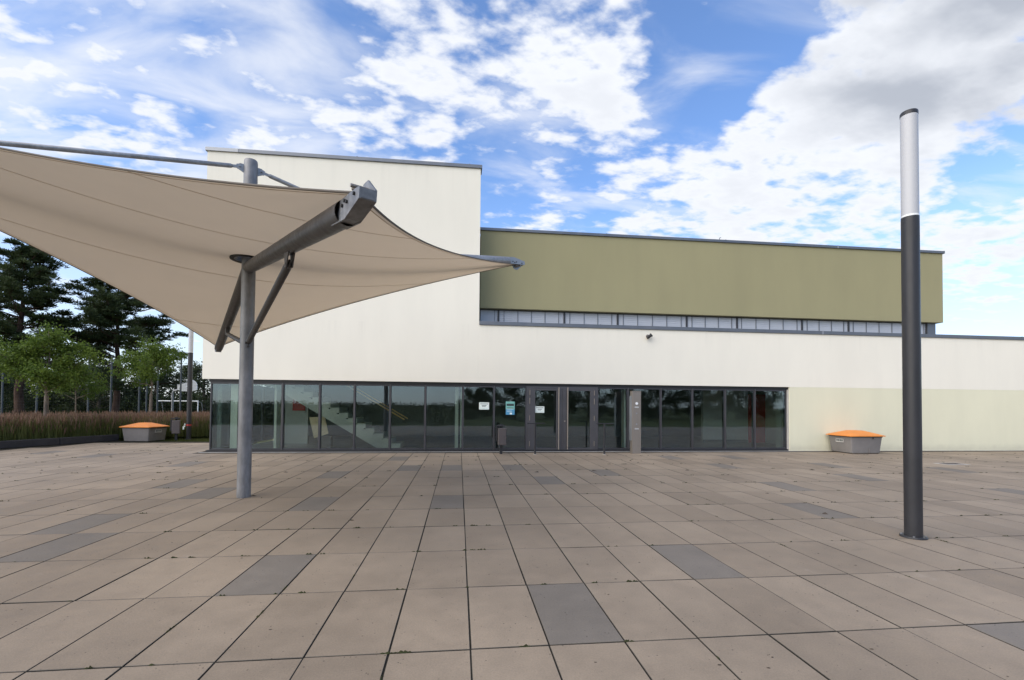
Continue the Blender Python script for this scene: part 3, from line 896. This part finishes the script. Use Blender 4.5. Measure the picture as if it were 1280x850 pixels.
for k in tips:
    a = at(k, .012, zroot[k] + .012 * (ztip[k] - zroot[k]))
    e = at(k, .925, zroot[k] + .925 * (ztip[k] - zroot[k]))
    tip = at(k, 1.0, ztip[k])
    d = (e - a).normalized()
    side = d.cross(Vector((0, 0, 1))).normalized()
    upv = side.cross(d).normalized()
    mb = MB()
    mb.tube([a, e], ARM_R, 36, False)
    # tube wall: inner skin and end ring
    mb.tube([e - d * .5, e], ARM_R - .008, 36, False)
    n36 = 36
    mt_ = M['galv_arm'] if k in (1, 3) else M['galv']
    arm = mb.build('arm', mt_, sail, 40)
    # bracket: two cheek plates slotted into the tube end, carrying the sail corner
    L_ = (tip - e).length
    sgn = 1 if k in (1, 3) else -1      # low arms carry the sail above, high arms below
    br = MB()
    for sd_ in (-1, 1):
        if sd_ > 0: prof = [(-.20, -.080), (L_ * .30, -.080), (L_ * 1.0, .010), (L_ * 1.0, .085), (L_ * .80, .088), (L_ * .10, .072), (-.20, .060)]
        else: prof = [(-.20, -.080), (L_ * .30, -.080), (L_ * 1.0, .010), (L_ * 1.0, .085), (L_ * .62, .185), (L_ * .42, .175), (L_ * .30, .085), (-.20, .060)]
        br.prism([e + d * q + upv * (h * sgn) + side * (sd_ * .052 - .007) for q, h in prof], side * .014)
    br.prism([e + d * (L_ - .012) + upv * (.018 * sgn) - side * .0445, e + d * L_ + upv * (.018 * sgn) - side * .0445, e + d * L_ + upv * (.082 * sgn) - side * .0445, e + d * (L_ - .012) + upv * (.082 * sgn) - side * .0445], side * .089)
    br.prism([e + d * (-.18) + upv * (-.078 * sgn) - side * .0445, e + d * (L_ * .35) + upv * (-.076 * sgn) - side * .0445, e + d * (L_ * .99) + upv * (.013 * sgn) - side * .0445, e + d * (L_ * .99) + upv * (.023 * sgn) - side * .0445, e + d * (L_ * .35) + upv * (-.066 * sgn) - side * .0445, e + d * (-.18) + upv * (-.068 * sgn) - side * .0445], side * .089)
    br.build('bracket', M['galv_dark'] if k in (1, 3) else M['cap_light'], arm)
    sh = MB()
    c0 = e + d * (L_ * .62) + upv * (.115 * sgn)
    ring = [c0 + d * (-.04 + .045 * math.cos(q)) * 1.0 + side * (.040 * math.sin(q)) for q in np.linspace(0, 2 * math.pi, 15)]
    sh.tube(ring, .009, 8, False)
    sh.tube([c0 - side * .075 + d * .02, c0 + side * .075 + d * .02], .013, 10)
    sh.build('shackle', M['steel'], arm, 40)
    bt = MB()
    for q, h in ((.18, .02), (.30, .045), (.42, .03), (.78, .055)):
        p_ = e + d * (L_ * q) + upv * (h * sgn)
        bt.tube([p_ - side * .072, p_ + side * .072], .013, 6)
    bt.build('bolt', M['black'], arm)
    # weld ring a third along and lug for the strut or tie rod
    s_ = .57
    pl_ = at(k, s_, zroot[k] + s_ * (ztip[k] - zroot[k]))
    w_ = at(k, .30, zroot[k] + .30 * (ztip[k] - zroot[k]))
    mb = MB(); mb.tube([w_ - d * .006, w_ + d * .006], ARM_R + .003, 36, False); mb.build('weld_seam', mt_, arm, 60)
    off = -sgn
    lug = MB()
    for sd_ in (-1, 1):
        lug.prism([pl_ + d * q + upv * (h * off) + side * (sd_ * .030 - .006) for q, h in ((-.10, .085), (.12, .085), (.035, .24), (-.035, .24))], side * .012)
    lug.build('lug', mt_, arm)
    pin = pl_ + upv * (.205 * off)
    if k in (1, 3):
        foot = Vector((d.x * .105, d.y * .105, 2.50))
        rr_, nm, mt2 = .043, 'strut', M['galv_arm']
    else:
        foot = Vector((d.x * .16, d.y * .16, 5.385))
        rr_, nm, mt2 = .034, 'tie_rod', M['galv']
    dd = (pin - foot).normalized()
    mb = MB(); mb.tube([foot + dd * .10, foot + dd * .13, pin - dd * .09, pin - dd * .05], [rr_ * .6, rr_, rr_, rr_ * .6], 20); rod = mb.build(nm, mt2, sail, 40)
    mb = MB()
    s2 = dd.cross(upv).normalized(); u3 = s2.cross(dd)
    for base, sg in ((pin, -1), (foot, 1)):
        mb.prism([base + dd * q + u3 * h - s2 * .009 for q, h in ((-.045, -.035), (-.02, -.042), (.02, -.042), (.045, -.035), (.05 * 0 + .045, .035), (.02, .042), (-.02, .042), (-.045, .035))], s2 * .018)
        mb.prism([base + dd * (sg * q) + u3 * h - s2 * .0085 for q, h in ((.03, -.022), (.13, -.022), (.13, .022), (.03, .022))], s2 * .017)
        mb.tube([base - s2 * .04, base + s2 * .04], .014, 8)
    mb.build('clevis', M['galv'] if k in (2, 4) else mt2, rod)
    mb = MB()
    ra = .100
    if k in (2, 4):
        mb.prism([Vector((d.x * q, d.y * q, z)) - side * .008 for q, z in ((.10, 5.30), (.185, 5.345), (.20, 5.40), (.16, 5.44), (.10, 5.44))], side * .016)
    else:
        mb.tube([Vector((d.x * .095, d.y * .095, 2.44)), Vector((d.x * .16, d.y * .16, 2.44))], .02, 10)
        mb.prism([Vector((d.x * q, d.y * q, z)) - side * .008 for q, z in ((.098, 2.42), (.15, 2.46), (.15, 2.53), (.098, 2.56))], side * .016)
    mb.build('mast_lug', mt2, sail, 40)
# membrane: Coons patch over four hollow edges
corner = {1: (-.688, 3.263, 2.973), 2: (1.309, 10.824, 4.839), 3: (-6.238, 12.874, 2.973), 4: (-8.235, 5.313, 4.839)}
def edge(i, j, t):
    A, B = loc(corner[i]), loc(corner[j])
    mid = (A + B) / 2
    inn = Vector((-mid.x, -mid.y, 0)).normalized()
    return A + (B - A) * t + (inn * .531 + Vector((0, 0, -.02))) * (4 * t * (1 - t))
def surf(u, v):
    # u along 1->2 and 4->3, v along 1->4 and 2->3
    c0, c1, d0, d1 = edge(1, 2, u), edge(4, 3, u), edge(1, 4, v), edge(2, 3, v)
    p = c0 * (1 - v) + c1 * v + d0 * (1 - u) + d1 * u
    p -= loc(corner[1]) * ((1 - u) * (1 - v)) + loc(corner[2]) * (u * (1 - v)) + loc(corner[4]) * ((1 - u) * v) + loc(corner[3]) * (u * v)
    r_ = math.hypot(p.x, p.y)
    p.z += .025 * math.exp(-(r_ / .6) ** 2)
    # slight tension folds fanning out of the corners
    for cu, cv in ((0, 0), (1, 0), (1, 1), (0, 1)):
        du, dv = abs(u - cu), abs(v - cv)
        rr = math.hypot(du, dv)
        if 0.001 < rr < .35:
            an = math.atan2(dv, du)
            p.z += .005 * math.sin(an * 16) * math.sin(min(1, (.35 - rr) / .35) * math.pi) * math.exp(-rr * 4)
    return p
NS = 96
mb = MB()
grid = {}
for j in range(NS + 1):
    for i in range(NS + 1):
        grid[i, j] = surf(i / NS, j / NS)
fs = []
def gid(i, j): return j * (NS + 1) + i
mb.v = [tuple(grid[i, j]) for j in range(NS + 1) for i in range(NS + 1)]
for j in range(NS):
    for i in range(NS):
        c_ = (grid[i, j] + grid[i + 1, j + 1]) / 2
        if math.hypot(c_.x, c_.y) < .20: continue
        fs.append((gid(i, j), gid(i + 1, j), gid(i + 1, j + 1), gid(i, j + 1)))
mb.f = fs
me = mb.mesh('membrane', M['sail'])
me.shade_smooth()
memb = link('membrane', me, sail)
so = memb.modifiers.new('thickness', 'SOLIDIFY'); so.thickness = .004; so.offset = 1
# hem with an edge cable
for i, j in ((1, 2), (2, 3), (3, 4), (4, 1)):
    pts_ = [edge(i, j, t) for t in np.linspace(0.0, 1, 40)]
    h_ = MB(); h_.tube(pts_, .010, 8); h_.build('edge_cable', M['cable'], memb, 60)
# welded seams run parallel to the line between the two high corners
def strip(segs, name, half):
    mbs = MB()
    for run in segs:
        if len(run) < 3: continue
        vs_ = []
        for i, (p_, pu, pv) in enumerate(run):
            tdir = (run[min(i + 1, len(run) - 1)][0] - run[max(i - 1, 0)][0]).normalized()
            nrm_ = (pu - p_).cross(pv - p_).normalized()
            if nrm_.z > 0: nrm_ = -nrm_
            wv = tdir.cross(nrm_).normalized() * half
            vs_ += [p_ + nrm_ * .004 + wv, p_ + nrm_ * .004 - wv, p_ + nrm_ * .0015 - wv, p_ + nrm_ * .0015 + wv]
        fs_ = []
        for i in range(len(run) - 1):
            for q in range(4):
                fs_.append((i * 4 + q, i * 4 + (q + 1) % 4, (i + 1) * 4 + (q + 1) % 4, (i + 1) * 4 + q))
        mbs.add(vs_, fs_)
    if mbs.v: mbs.build(name, M['sail'], memb)
for off in (-3.5, -1.4, 1.1, 4.05):
    # follow constant distance from the 4-2 diagonal
    best = []
    for a in np.linspace(-6.2, 6.2, 180):
        ax = Vector((tips[2][0] - tips[4][0], tips[2][1] - tips[4][1])).normalized()
        bx = Vector((tips[3][0] - tips[1][0], tips[3][1] - tips[1][1])).normalized()
        tx, ty = ax.x * a + bx.x * off, ax.y * a + bx.y * off
        u, v = .5 + (a / 11.0) - off / 11.0 * -1 * -1, .5 + 0
        # invert numerically: u grows along +a and -off..., start from the affine guess
        u = .5 + a / 11.06 + off / 11.06
        v = .5 - a / 11.06 + off / 11.06
        ok = True
        for it in range(8):
            p_ = surf(min(max(u, -.1), 1.1), min(max(v, -.1), 1.1))
            e1, e2 = tx - p_.x, ty - p_.y
            h = 1e-3
            pu, pv = surf(u + h, v), surf(u, v + h)
            a11, a12, a21, a22 = (pu.x - p_.x) / h, (pv.x - p_.x) / h, (pu.y - p_.y) / h, (pv.y - p_.y) / h
            det = a11 * a22 - a12 * a21
            if abs(det) < 1e-6: ok = False; break
            u += (e1 * a22 - e2 * a12) / det
            v += (a11 * e2 - a21 * e1) / det
            if not (-.3 < u < 1.3 and -.3 < v < 1.3): ok = False; break
        if ok and 0.004 < u < .996 and 0.004 < v < .996 and math.hypot(tx, ty) > .25:
            best.append((surf(u, v), surf(u + .001, v), surf(u, v + .001)))
        elif best and len(best) > 1:
            pass
    if len(best) < 4: continue
    # a flat welded strip 28 mm wide just under the membrane
    segs, run = [], []
    for i, bq in enumerate(best):
        if run and (bq[0] - run[-1][0]).length > .25: segs.append(run); run = []
        run.append(bq)
    segs.append(run)
    strip(segs, 'seam', .008)
for fn in (lambda t: (t, .009), lambda t: (t, .991), lambda t: (.009, t), lambda t: (.991, t)):
    run = []
    for t in np.linspace(.015, .985, 60):
        u, v = fn(t)
        run.append((surf(u, v), surf(u + .001, v), surf(u, v + .001)))
    strip([run], 'hem_weld', .006)

# ------------------------------------------------------------------ kerb and planting on the left
kb = MB()
y = -8.0
k = 0
kerb = thing('kerb', 'dark concrete kerb holding the bed of tall grass on the left', 'kerb', (kerb_x(16.6), 16.6, 0))
kl = Vector((.351, 1, 0)).normalized(); kn = Vector((-kl.y, kl.x, 0))
for k in range(15):
    s0 = 3.62 - k * 2.0
    a, b = kl * (s0 - 1.985), kl * s0
    q = MB(); q.prism([a, b, b + kn * .18, a + kn * .18], (0, 0, .24))
    for v_i in range(len(q.v)):
        pass
    o = q.build('kerb_stone', M['kerb'], kerb)
    bv = o.modifiers.new('bevel', 'BEVEL'); bv.width = .012; bv.segments = 2
rng = np.random.default_rng(5)
bed = MB()
bed.prism([(kerb_x(-8) - .22, -8, -.04), (kerb_x(20) - .22, 20.0, -.04), (-12.6, 24, -.04), (-15, 30, -.04), (-40, 30, -.04), (-40, -8, -.04)], (0, 0, .16))
tag(bed.build('planting_bed', M['lawn']), kind='structure')
def grass(name, pts, hmin, hmax, nb, mats, plume_frac, width=.012):
    """blades as two-quad strips; returns one object"""
    n_ = len(pts) * nb
    base = np.repeat(np.array(pts), nb, axis=0)
    base[:, :2] += rng.normal(0, .09, (n_, 2))
    h = rng.uniform(hmin, hmax, n_)
    az = rng.uniform(0, 2 * np.pi, n_)
    lean = np.abs(rng.normal(.10, .10, n_)) * h
    dx, dy = np.cos(az), np.sin(az)
    fa = rng.uniform(0, 2 * np.pi, n_)
    wx, wy = np.cos(fa) * width / 2, np.sin(fa) * width / 2
    def lvl(t, w):
        c = base + np.stack([dx * lean * t * t, dy * lean * t * t, h * t], -1)
        wv = np.stack([wx * w, wy * w, np.zeros(n_)], -1)
        return c - wv, c + wv
    l0, l1, l2 = lvl(0, 1.0), lvl(.55, .85), lvl(1.0, .15)
    v = np.stack([l0[0], l0[1], l1[1], l1[0], l1[0], l1[1], l2[1], l2[0]], 1).reshape(-1, 3)
    tone = np.repeat(rng.uniform(0, 1, n_), 2)
    mi = np.zeros(n_ * 2, dtype=np.int32)
    if plume_frac > 0:
        np_ = int(n_ * plume_frac)
        idx = rng.choice(n_, np_, replace=False)
        top = base[idx] + np.stack([dx[idx] * lean[idx], dy[idx] * lean[idx], h[idx]], -1)
        hh = rng.uniform(.16, .30, np_)
        quads = []
        for rot_ in (0, 1.57):
            wv = np.stack([np.cos(fa[idx] + rot_), np.sin(fa[idx] + rot_), np.zeros(np_)], -1) * .020
            upv_ = np.stack([dx[idx] * .05, dy[idx] * .05, hh], -1)
            b0 = top - upv_ * .55
            q = np.stack([b0 - wv * .4, b0 + wv * .5, b0 + upv_ * .6 + wv, b0 + upv_], 1)
            quads.append(q.reshape(-1, 3))
        v = np.concatenate([v] + quads)
        tone = np.concatenate([tone, rng.uniform(0, 1, np_ * 2)])
        mi = np.concatenate([mi, np.ones(np_ * 2, dtype=np.int32)])
    me = np_mesh(name, v, 4, mats, tone)
    me.polygons.foreach_set('material_index', mi)
    return link(name, me)
pts = []
while len(pts) < 5200:
    y = rng.uniform(12.5, 27)
    xr = kerb_x(y) - .35 if y < 20.3 else min(-12.6, -12.9 + (y - 20.3) * .02)
    if y > 21.6: xr = -9.3 + (y - 21.6) * -.45
    elif y > 20.3: xr = -13.2 + (y - 20.3) * 3.0
    x = xr - rng.exponential(3.2)
    if x < -30: continue
    pts.append((x, y, .10))
tag(grass('ornamental_grass', pts, .38, .92, 15, [M['reed'], M['plume']], .24), kind='stuff')
pts = []
while len(pts) < 2600:
    y = rng.uniform(19.75, 22.2); x = rng.uniform(-14, -8.0)
    if x < -12.9 and y < 20.3: continue
    pts.append((x, y, -.06))
tag(grass('lawn_grass', pts, .05, .12, 6, [M['lawngrass']], 0, .010), kind='stuff')
pts = []
while len(pts) < 3000:
    y = rng.uniform(27, 42); x = rng.uniform(-46, -10)
    pts.append((x, y, ground_z(x, y)))
tag(grass('meadow_grass', pts, .10, .30, 7, [M['lawngrass']], 0, .03), kind='stuff')

# ------------------------------------------------------------------ trees
def leaf_quads(cen, normal_bias, size, rng_, aspect=.55):
    n_ = len(cen)
    nrm_ = rng_.normal(size=(n_, 3)); nrm_[:, 2] = np.abs(nrm_[:, 2]) * normal_bias
    nrm_ /= np.linalg.norm(nrm_, axis=1)[:, None]
    a = np.cross(nrm_, rng_.normal(size=(n_, 3))); a /= np.linalg.norm(a, axis=1)[:, None]
    b = np.cross(nrm_, a)
    s = size * rng_.uniform(.6, 1.25, n_)[:, None]
    return np.stack([cen - a * s * .5, cen + b * s * aspect * .5, cen + a * s * .5, cen - b * s * aspect * .5], 1).reshape(-1, 3)
def young_tree_meshes(seed, H, crown_z, rx, nl, leaf):
    rg = np.random.default_rng(seed)
    rr = random.Random(seed)
    tr = MB()
    top = H * .93
    pth = [(0, 0, 0)]
    for k in range(1, 9):
        z = top * k / 8
        pth.append((rr.uniform(-.05, .05), rr.uniform(-.05, .05), z))
    tr.tube(pth, [.055 * (1 - .8 * i / 8) for i in range(9)], 10)
    cl = []
    for k in range(26):
        t = rr.uniform(0, 1)
        z0 = crown_z * .95 + (top - crown_z) * t * .85
        i = min(7, int(z0 / top * 8))
        b0 = Vector(pth[i]).lerp(Vector(pth[i + 1]), z0 / top * 8 - i)
        an = k * 2.4 + rr.uniform(-.4, .4)
        prof = math.sin(math.pi * min(1, .22 + .78 * t) ** .8)
        ln = rx * rr.uniform(.65, 1.12) * max(.35, prof)
        e = b0 + Vector((math.cos(an) * ln, math.sin(an) * ln, ln * rr.uniform(.25, .8)))
        mid = (b0 + e) / 2 + Vector((0, 0, -.06))
        tr.tube([b0, mid, e], [.022, .013, .005], 6)
        for q in range(5):
            f_ = rr.uniform(.4, 1.1)
            c_ = b0.lerp(e, f_)
            cl.append((c_ + Vector((rr.uniform(-.2, .2), rr.uniform(-.2, .2), rr.uniform(-.15, .25))), rr.uniform(.16, .36)))
    cl.append((Vector((0, 0, H * .95)), .3))
    per = nl // len(cl)
    cen = []
    ton = []
    for c_, r_ in cl:
        p_ = rg.normal(size=(per, 3)) * r_ * .6
        p_[:, 2] *= .75
        cen.append(np.array(c_) + p_)
        ton.append(np.clip(rg.normal(rg.uniform(.2, .8), .22, per), 0, 1))
    cen = np.concatenate(cen); ton = np.concatenate(ton)
    return tr.mesh('trunk', M['bark'], 50), np_mesh('crown', leaf_quads(cen, 1.2, leaf, rg), 4, [M['leaf']], ton)
def place_tree(name, meshes, loc_, rz, sc, label, cat, group):
    t = thing(name, label, cat, loc_, rz, group)
    for nm, me in zip(('trunk', 'crown'), meshes):
        o = link(nm, me, t)
    t.scale = (sc, sc, sc)
    return t
ymA = young_tree_meshes(3, 4.35, 1.75, 1.35, 15000, .10)
ymB = young_tree_meshes(11, 4.9, 2.1, 1.45, 11000, .10)
GT = 'young staked trees in the grass bed'
t1 = place_tree('young_tree', ymA, (-15.25, 19.2, .1), .4, 1.0, 'young green tree with matted trunk in the tall grass, nearest the kerb', 'tree', GT)
wr = MB(); wr.tube([(0, 0, .02), (0, 0, 1.62)], [.072, .066], 14); wr.build('trunk_mat', M['mat_wrap'], t1, 50)
place_tree('young_tree', ymB, (-19.0, 25.6, 0), 2.1, .74, 'young green tree standing just behind the matted one', 'tree', GT)
t3 = place_tree('young_tree', ymB, (-15.9, 26.2, 0), 4.0, 1.02, 'thin young tree between the fence posts and the white hoop', 'tree', GT)
wr = MB(); wr.tube([(0, 0, .02), (0, 0, 1.9)], [.070, .064], 14); wr.build('trunk_mat', M['mat_wrap'], t3, 50)
place_tree('young_tree', ymA, (-24.4, 24.5, 0), 1.0, .98, 'young tree at the left border in front of the tall pine', 'tree', GT)

def pine_meshes(seed, H, crown_z, rx, nn_, trunk_r, cone=.8):
    rg = np.random.default_rng(seed); rr = random.Random(seed)
    tr = MB()
    pth = []
    for k in range(11):
        z = H * .97 * k / 10
        pth.append((rr.uniform(-.12, .12) * (k > 0), rr.uniform(-.12, .12) * (k > 0), z))
    tr.tube(pth, [trunk_r * (1.25 if i == 0 else 1) * (1 - .86 * i / 10) for i in range(11)], 12)
    cen, dirs = [], []
    z = crown_z
    while z < H * .985:
        t = (z - crown_z) / (H - crown_z)
        i = min(9, int(z / (H * .97) * 10)); i = min(i, 9)
        b0 = Vector(pth[i]).lerp(Vector(pth[min(i + 1, 10)]), min(1, z / (H * .97) * 10 - i))
        nbr = rr.randint(3, 5)
        a0 = rr.uniform(0, 6.28)
        for k in range(nbr):
            an = a0 + k * 2 * math.pi / nbr + rr.uniform(-.6, .6)
            zj = min(H * .97, max(crown_z * .9, z + rr.uniform(-.7, .7)))
            b0 = Vector((b0.x, b0.y, zj))
            prof = math.sqrt(max(.02, 1 - t ** 2.4)) * (.62 + .38 * min(1, t * 3 + .2)) * (1 - .25 * t)
            ln = rx * max(.16, prof) * rr.uniform(.65, 1.15)
            rise = rr.uniform(-.15, .75) + .5 * t
            e = b0 + Vector((math.cos(an) * ln, math.sin(an) * ln, ln * rise * .6))
            mid = (b0 + e) / 2 + Vector((0, 0, -ln * .05))
            tr.tube([b0, mid, e], [trunk_r * .22 * (1 - t * .6), trunk_r * .13, .012], 6)
            nb = max(3, int(ln * 4.6))
            for q in range(nb):
                f_ = rr.uniform(.32, 1.06)
                c_ = b0.lerp(e, f_) + Vector((rr.uniform(-.35, .35) * ln * .34, rr.uniform(-.35, .35) * ln * .34, rr.uniform(-.25, .50) * min(1.2, ln * .4)))
                if rr.random() < .5: tr.tube([b0.lerp(e, f_ * .85), c_], [.018, .008], 4)
                cen.append((c_, rr.uniform(.30, .66)))
        z += rr.uniform(.55, 1.0) * (1.0 - .35 * t)
    per = max(20, nn_ // len(cen))
    V_, T_ = [], []
    for c_, r_ in cen:
        dv = rg.normal(size=(per, 3)); dv /= np.linalg.norm(dv, axis=1)[:, None]
        dv[:, 2] = np.abs(dv[:, 2]) * .8 - .12
        p_ = np.array(c_) + dv * r_ * rg.uniform(.1, .8, per)[:, None] * np.array([1.0, 1.0, .80])
        ln = rg.uniform(.14, .26, per)[:, None]
        dd_ = dv + rg.normal(0, .25, (per, 3)); dd_[:, 2] += .25
        dd_ /= np.linalg.norm(dd_, axis=1)[:, None]
        sv = np.cross(dd_, rg.normal(size=(per, 3))); sv /= np.linalg.norm(sv, axis=1)[:, None]
        w_ = rg.uniform(.018, .04, per)[:, None]
        V_.append(np.stack([p_ - sv * w_ * .5, p_ + sv * w_ * .5, p_ + dd_ * ln + sv * w_ * .7, p_ + dd_ * ln - sv * w_ * .7], 1).reshape(-1, 3))
        T_.append(np.clip(rg.normal(rg.uniform(.15, .75), .2, per), 0, 1))
    return tr.mesh('trunk', M['bark_red'], 50), np_mesh('crown', np.concatenate(V_), 4, [M['pine']], np.concatenate(T_))
pmA = pine_meshes(21, 13.4, 4.6, 3.1, 62000, .30, .55)
pmB = pine_meshes(34, 12.2, 3.4, 4.7, 90000, .28, .50)
place_tree('pine_tree', pmA, (-32.0, 38.0, -.3), .3, 1.0, 'tall dark pine at the left border, highest of the pines', 'tree', 'pines behind the grass bed')
place_tree('pine_tree', pmB, (-28.2, 42.0, -.6), 1.4, 1.0, 'broad dark pine whose crown goes up under the sail', 'tree', 'pines behind the grass bed')
place_tree('pine_tree', pmB, (-40.5, 40.0, -.5), 3.4, .62, 'low dark pine left of the tall one, cut by the border', 'tree', 'pines behind the grass bed')

def wood_tree_meshes(seed, H, rx, nl, leaf):
    rg = np.random.default_rng(seed); rr = random.Random(seed)
    tr = MB()
    tr.tube([(0, 0, 0), (.1, 0, H * .3), (-.05, .1, H * .62), (0, 0, H * .9)], [.26, .2, .12, .04], 8)
    cl = []
    for k in range(60):
        t = rr.random()
        z = H * (.14 + .82 * t)
        r_ = rx * math.sqrt(max(.05, 1 - ((t - .42) / .62) ** 2)) * math.sqrt(rr.random()) * 1.05
        an = rr.uniform(0, 6.28)
        c_ = Vector((math.cos(an) * r_, math.sin(an) * r_, z))
        tr.tube([(0, 0, max(.3, z - r_ * .5)), c_], [.05, .012], 4)
        cl.append((c_, rr.uniform(.45, 1.0) * rx * .32))
    per = nl // len(cl)
    cen, ton = [], []
    for c_, r_ in cl:
        p_ = rg.normal(size=(per, 3)) * r_ * .6; p_[:, 2] *= .7
        cen.append(np.array(c_) + p_)
        ton.append(np.clip(rg.normal(rg.uniform(.1, .8), .2, per), 0, 1))
    return tr.mesh('trunk', M['bark'], 50), np_mesh('crown', leaf_quads(np.concatenate(cen), 1.0, leaf, rg), 4, [M['darkleaf']], np.concatenate(ton))
wmA = wood_tree_meshes(5, 7.0, 3.4, 9000, .30)
wmB = wood_tree_meshes(8, 8.5, 3.8, 9000, .32)
GW = 'dark trees beyond the ball court'
row = [(-66, 62, 1.05), (-60, 58, .95), (-54, 61, 1.0), (-49, 57, .9), (-44.5, 60, .95), (-40, 57, .82), (-36.5, 61, .95), (-32.5, 64, .9), (-52, 52, .75), (-45.5, 51, .62), (-60, 50, .9), (-29, 67, .85), (-25.5, 70, .8), (-22, 72, .78), (-70, 54, 1.1)]
where = ['far left', 'left', 'centre', 'right', 'far right']
row.sort(key=lambda q: q[0] / q[1])
nth = ['first', 'second', 'third', 'fourth', 'fifth', 'sixth', 'seventh', 'eighth', 'ninth', 'tenth', 'eleventh', 'twelfth', 'thirteenth', 'fourteenth', 'fifteenth']
for k, (x, y, sc_) in enumerate(row):
    lab = 'dark leafy tree of the wood beyond the ball court, %s from the left' % nth[k]
    if k == len(row) - 1: lab = 'dark leafy tree beyond the ball court, nearest the corner of the white hall'
    place_tree('wood_tree', (wmA, wmB)[k % 2], (x, y, -.9), k * 1.3, sc_, lab, 'tree', GW)
rgw = np.random.default_rng(91)
n_ = 26000
xw = rgw.uniform(-95, -14, n_)
hw = 3.6 + 1.1 * np.sin(xw * .9) + .8 * np.sin(xw * 2.3 + 1)
cen = np.stack([xw, 77 + rgw.normal(0, 1.6, n_), -1.0 + hw * rgw.uniform(0, 1, n_) ** .8], -1)
tag(link('far_wood', np_mesh('far_wood', leaf_quads(cen, 1.0, .55, rgw), 4, [M['darkleaf']], rgw.uniform(0, .7, n_))), kind='stuff')
# the green space behind the camera, seen only as a reflection in the glazing
GB = 'trees across the green behind the viewer, mirrored in the glazing'
for k, (x, y, sc_) in enumerate(((1.5, -20, .50), (6.5, -23, .62), (11, -20, .52), (15.5, -24, .66), (20.5, -21, .50), (25, -25, .64), (30, -21, .55), (36, -26, .68), (42, -22, .58), (49, -26, .66), (3.5, -30, .60), (13, -32, .72), (23, -33, .66), (34, -34, .74), (46, -35, .72))):
    place_tree('mirrored_tree', (wmA, wmB)[k % 2], (x, y, -.3), k * 1.7, sc_, 'leafy tree across the green, mirrored in the dark glazing', 'tree', GB)
# ------------------------------------------------------------------ ball court beyond the grass
fence = thing('court_fence', 'tall dark wire fence round the ball court behind the grass', 'fence', (-24, 34, 0))
fposts = [(-36.5, 36.0), (-33.4, 35.4), (-30.4, 34.9), (-27.9, 34.4), (-24.5, 34.0), (-23.75, 38.6), (-23.12, 34.0), (-21.9, 36.8), (-21.5, 34.2), (-18.9, 34.2), (-16.9, 36.5), (-16.2, 34.2), (-13.3, 34.2)]
for x, y in fposts:
    mb = MB(); mb.tube([(x + 24, y - 34, ground_z(x, y) - .05), (x + 24, y - 34, 4.6)], .055, 8); mb.build('fence_post', M['fencepaint'], fence, 40)
wires = MB()
xsw = [q for q in fposts if abs(q[1] - 34.2) < 2.0 and q not in ((-21.9, 36.8),)]
for (xa, ya), (xb, yb) in zip(xsw[:-1], xsw[1:]):
    for kz in range(23):
        z = -.1 + kz * .2
        wires.tube([(xa + 24, ya - 34, z), (xb + 24, yb - 34, z)], .0022, 3, False)
    nvt = int((xb - xa) / .15)
    for q in range(nvt):
        f_ = q / nvt
        x_, y_ = xa + (xb - xa) * f_ + 24, ya + (yb - ya) * f_ - 34
        wires.tube([(x_, y_, -.2), (x_, y_, 4.45)], .0015, 3, False)
tag(wires.build('wire_mesh', M['fencepaint'], fence), kind='stuff')
hp = thing('basketball_hoop', 'white basketball board on a pale curved pole at the court', 'basketball hoop', (-28.35, 50.0, -.76))
mb = MB(); mb.tube([(0, 0, 0), (0, 0, 3.15), (.06, -.02, 3.35), (.25, -.08, 3.45), (1.75, -.55, 3.78)], .10, 14); mb.build('pole', M['galv'], hp, 40)
fan = [(-.9, -.25), (-.9, .28), (-.78, .52), (-.5, .72), (0, .80), (.5, .72), (.78, .52), (.9, .28), (.9, -.25), (.45, -.42), (-.45, -.42)]
bd = MB(); bd.prism([(1.65 + x_ * .99, -.60 + x_ * .05, 3.80 + z_) for x_, z_ in fan], (0, .05, 0)); bdo = bd.build('backboard', M['whitepaint'], hp)
mb = MB(); mb.tube([(1.65 + .23 * math.cos(q), -.32 + .23 * math.sin(q), 3.5) for q in np.linspace(0, 2 * math.pi, 19)], .012, 6, False); mb.build('rim', M['orange'], hp, 40)
mb = MB(); mb.box(1.55, 1.75, -.552, -.45, 3.62, 3.85); mb.build('bracket', M['galv'], hp)
gl = thing('goal_frame', 'white ball court goal frame behind the tall grass', 'goal', (-31.2, 56, -.76))
for x in (-2.1, 2.1):
    mb = MB(); mb.tube([(x, 0, 0), (x, 0, 2.38)], .055, 10); mb.build('goal_post', M['whitepaint'], gl, 40)
mb = MB(); mb.tube([(-2.155, 0, 2.43), (2.155, 0, 2.43)], .055, 10); mb.build('crossbar', M['whitepaint'], gl, 40)
for x in (-2.1, 2.1):
    mb = MB(); mb.tube([(x, .06, 2.36), (x, .75, 2.3), (x, 1.3, 0)], .03, 8); mb.build('net_stay', M['galv'], gl, 40)

rg = np.random.default_rng(77)
hedge = thing('hedge', 'long dark hedge behind the viewer, mirrored in the left-hand panes', 'hedge', (-13, -8.0, 0))
n_ = 16000
cen = np.stack([rg.uniform(-17, 13, n_), rg.normal(0, .42, n_), np.abs(rg.uniform(0, 1.62, n_) + .12 * np.sin(rg.uniform(-17, 13, n_) * 1.1))], -1)
link('foliage', np_mesh('foliage', leaf_quads(cen, 1.0, .17, rg), 4, [M['darkleaf']], rg.uniform(0, 1, n_)), hedge)
st = MB()
for q in range(40): st.tube([(-17 + q * .77, 0, -.05), (-17 + q * .77 + rnd.uniform(-.1, .1), 0, 1.2)], .03, 5)
tag(st.build('stem', M['bark'], hedge), kind='stuff')
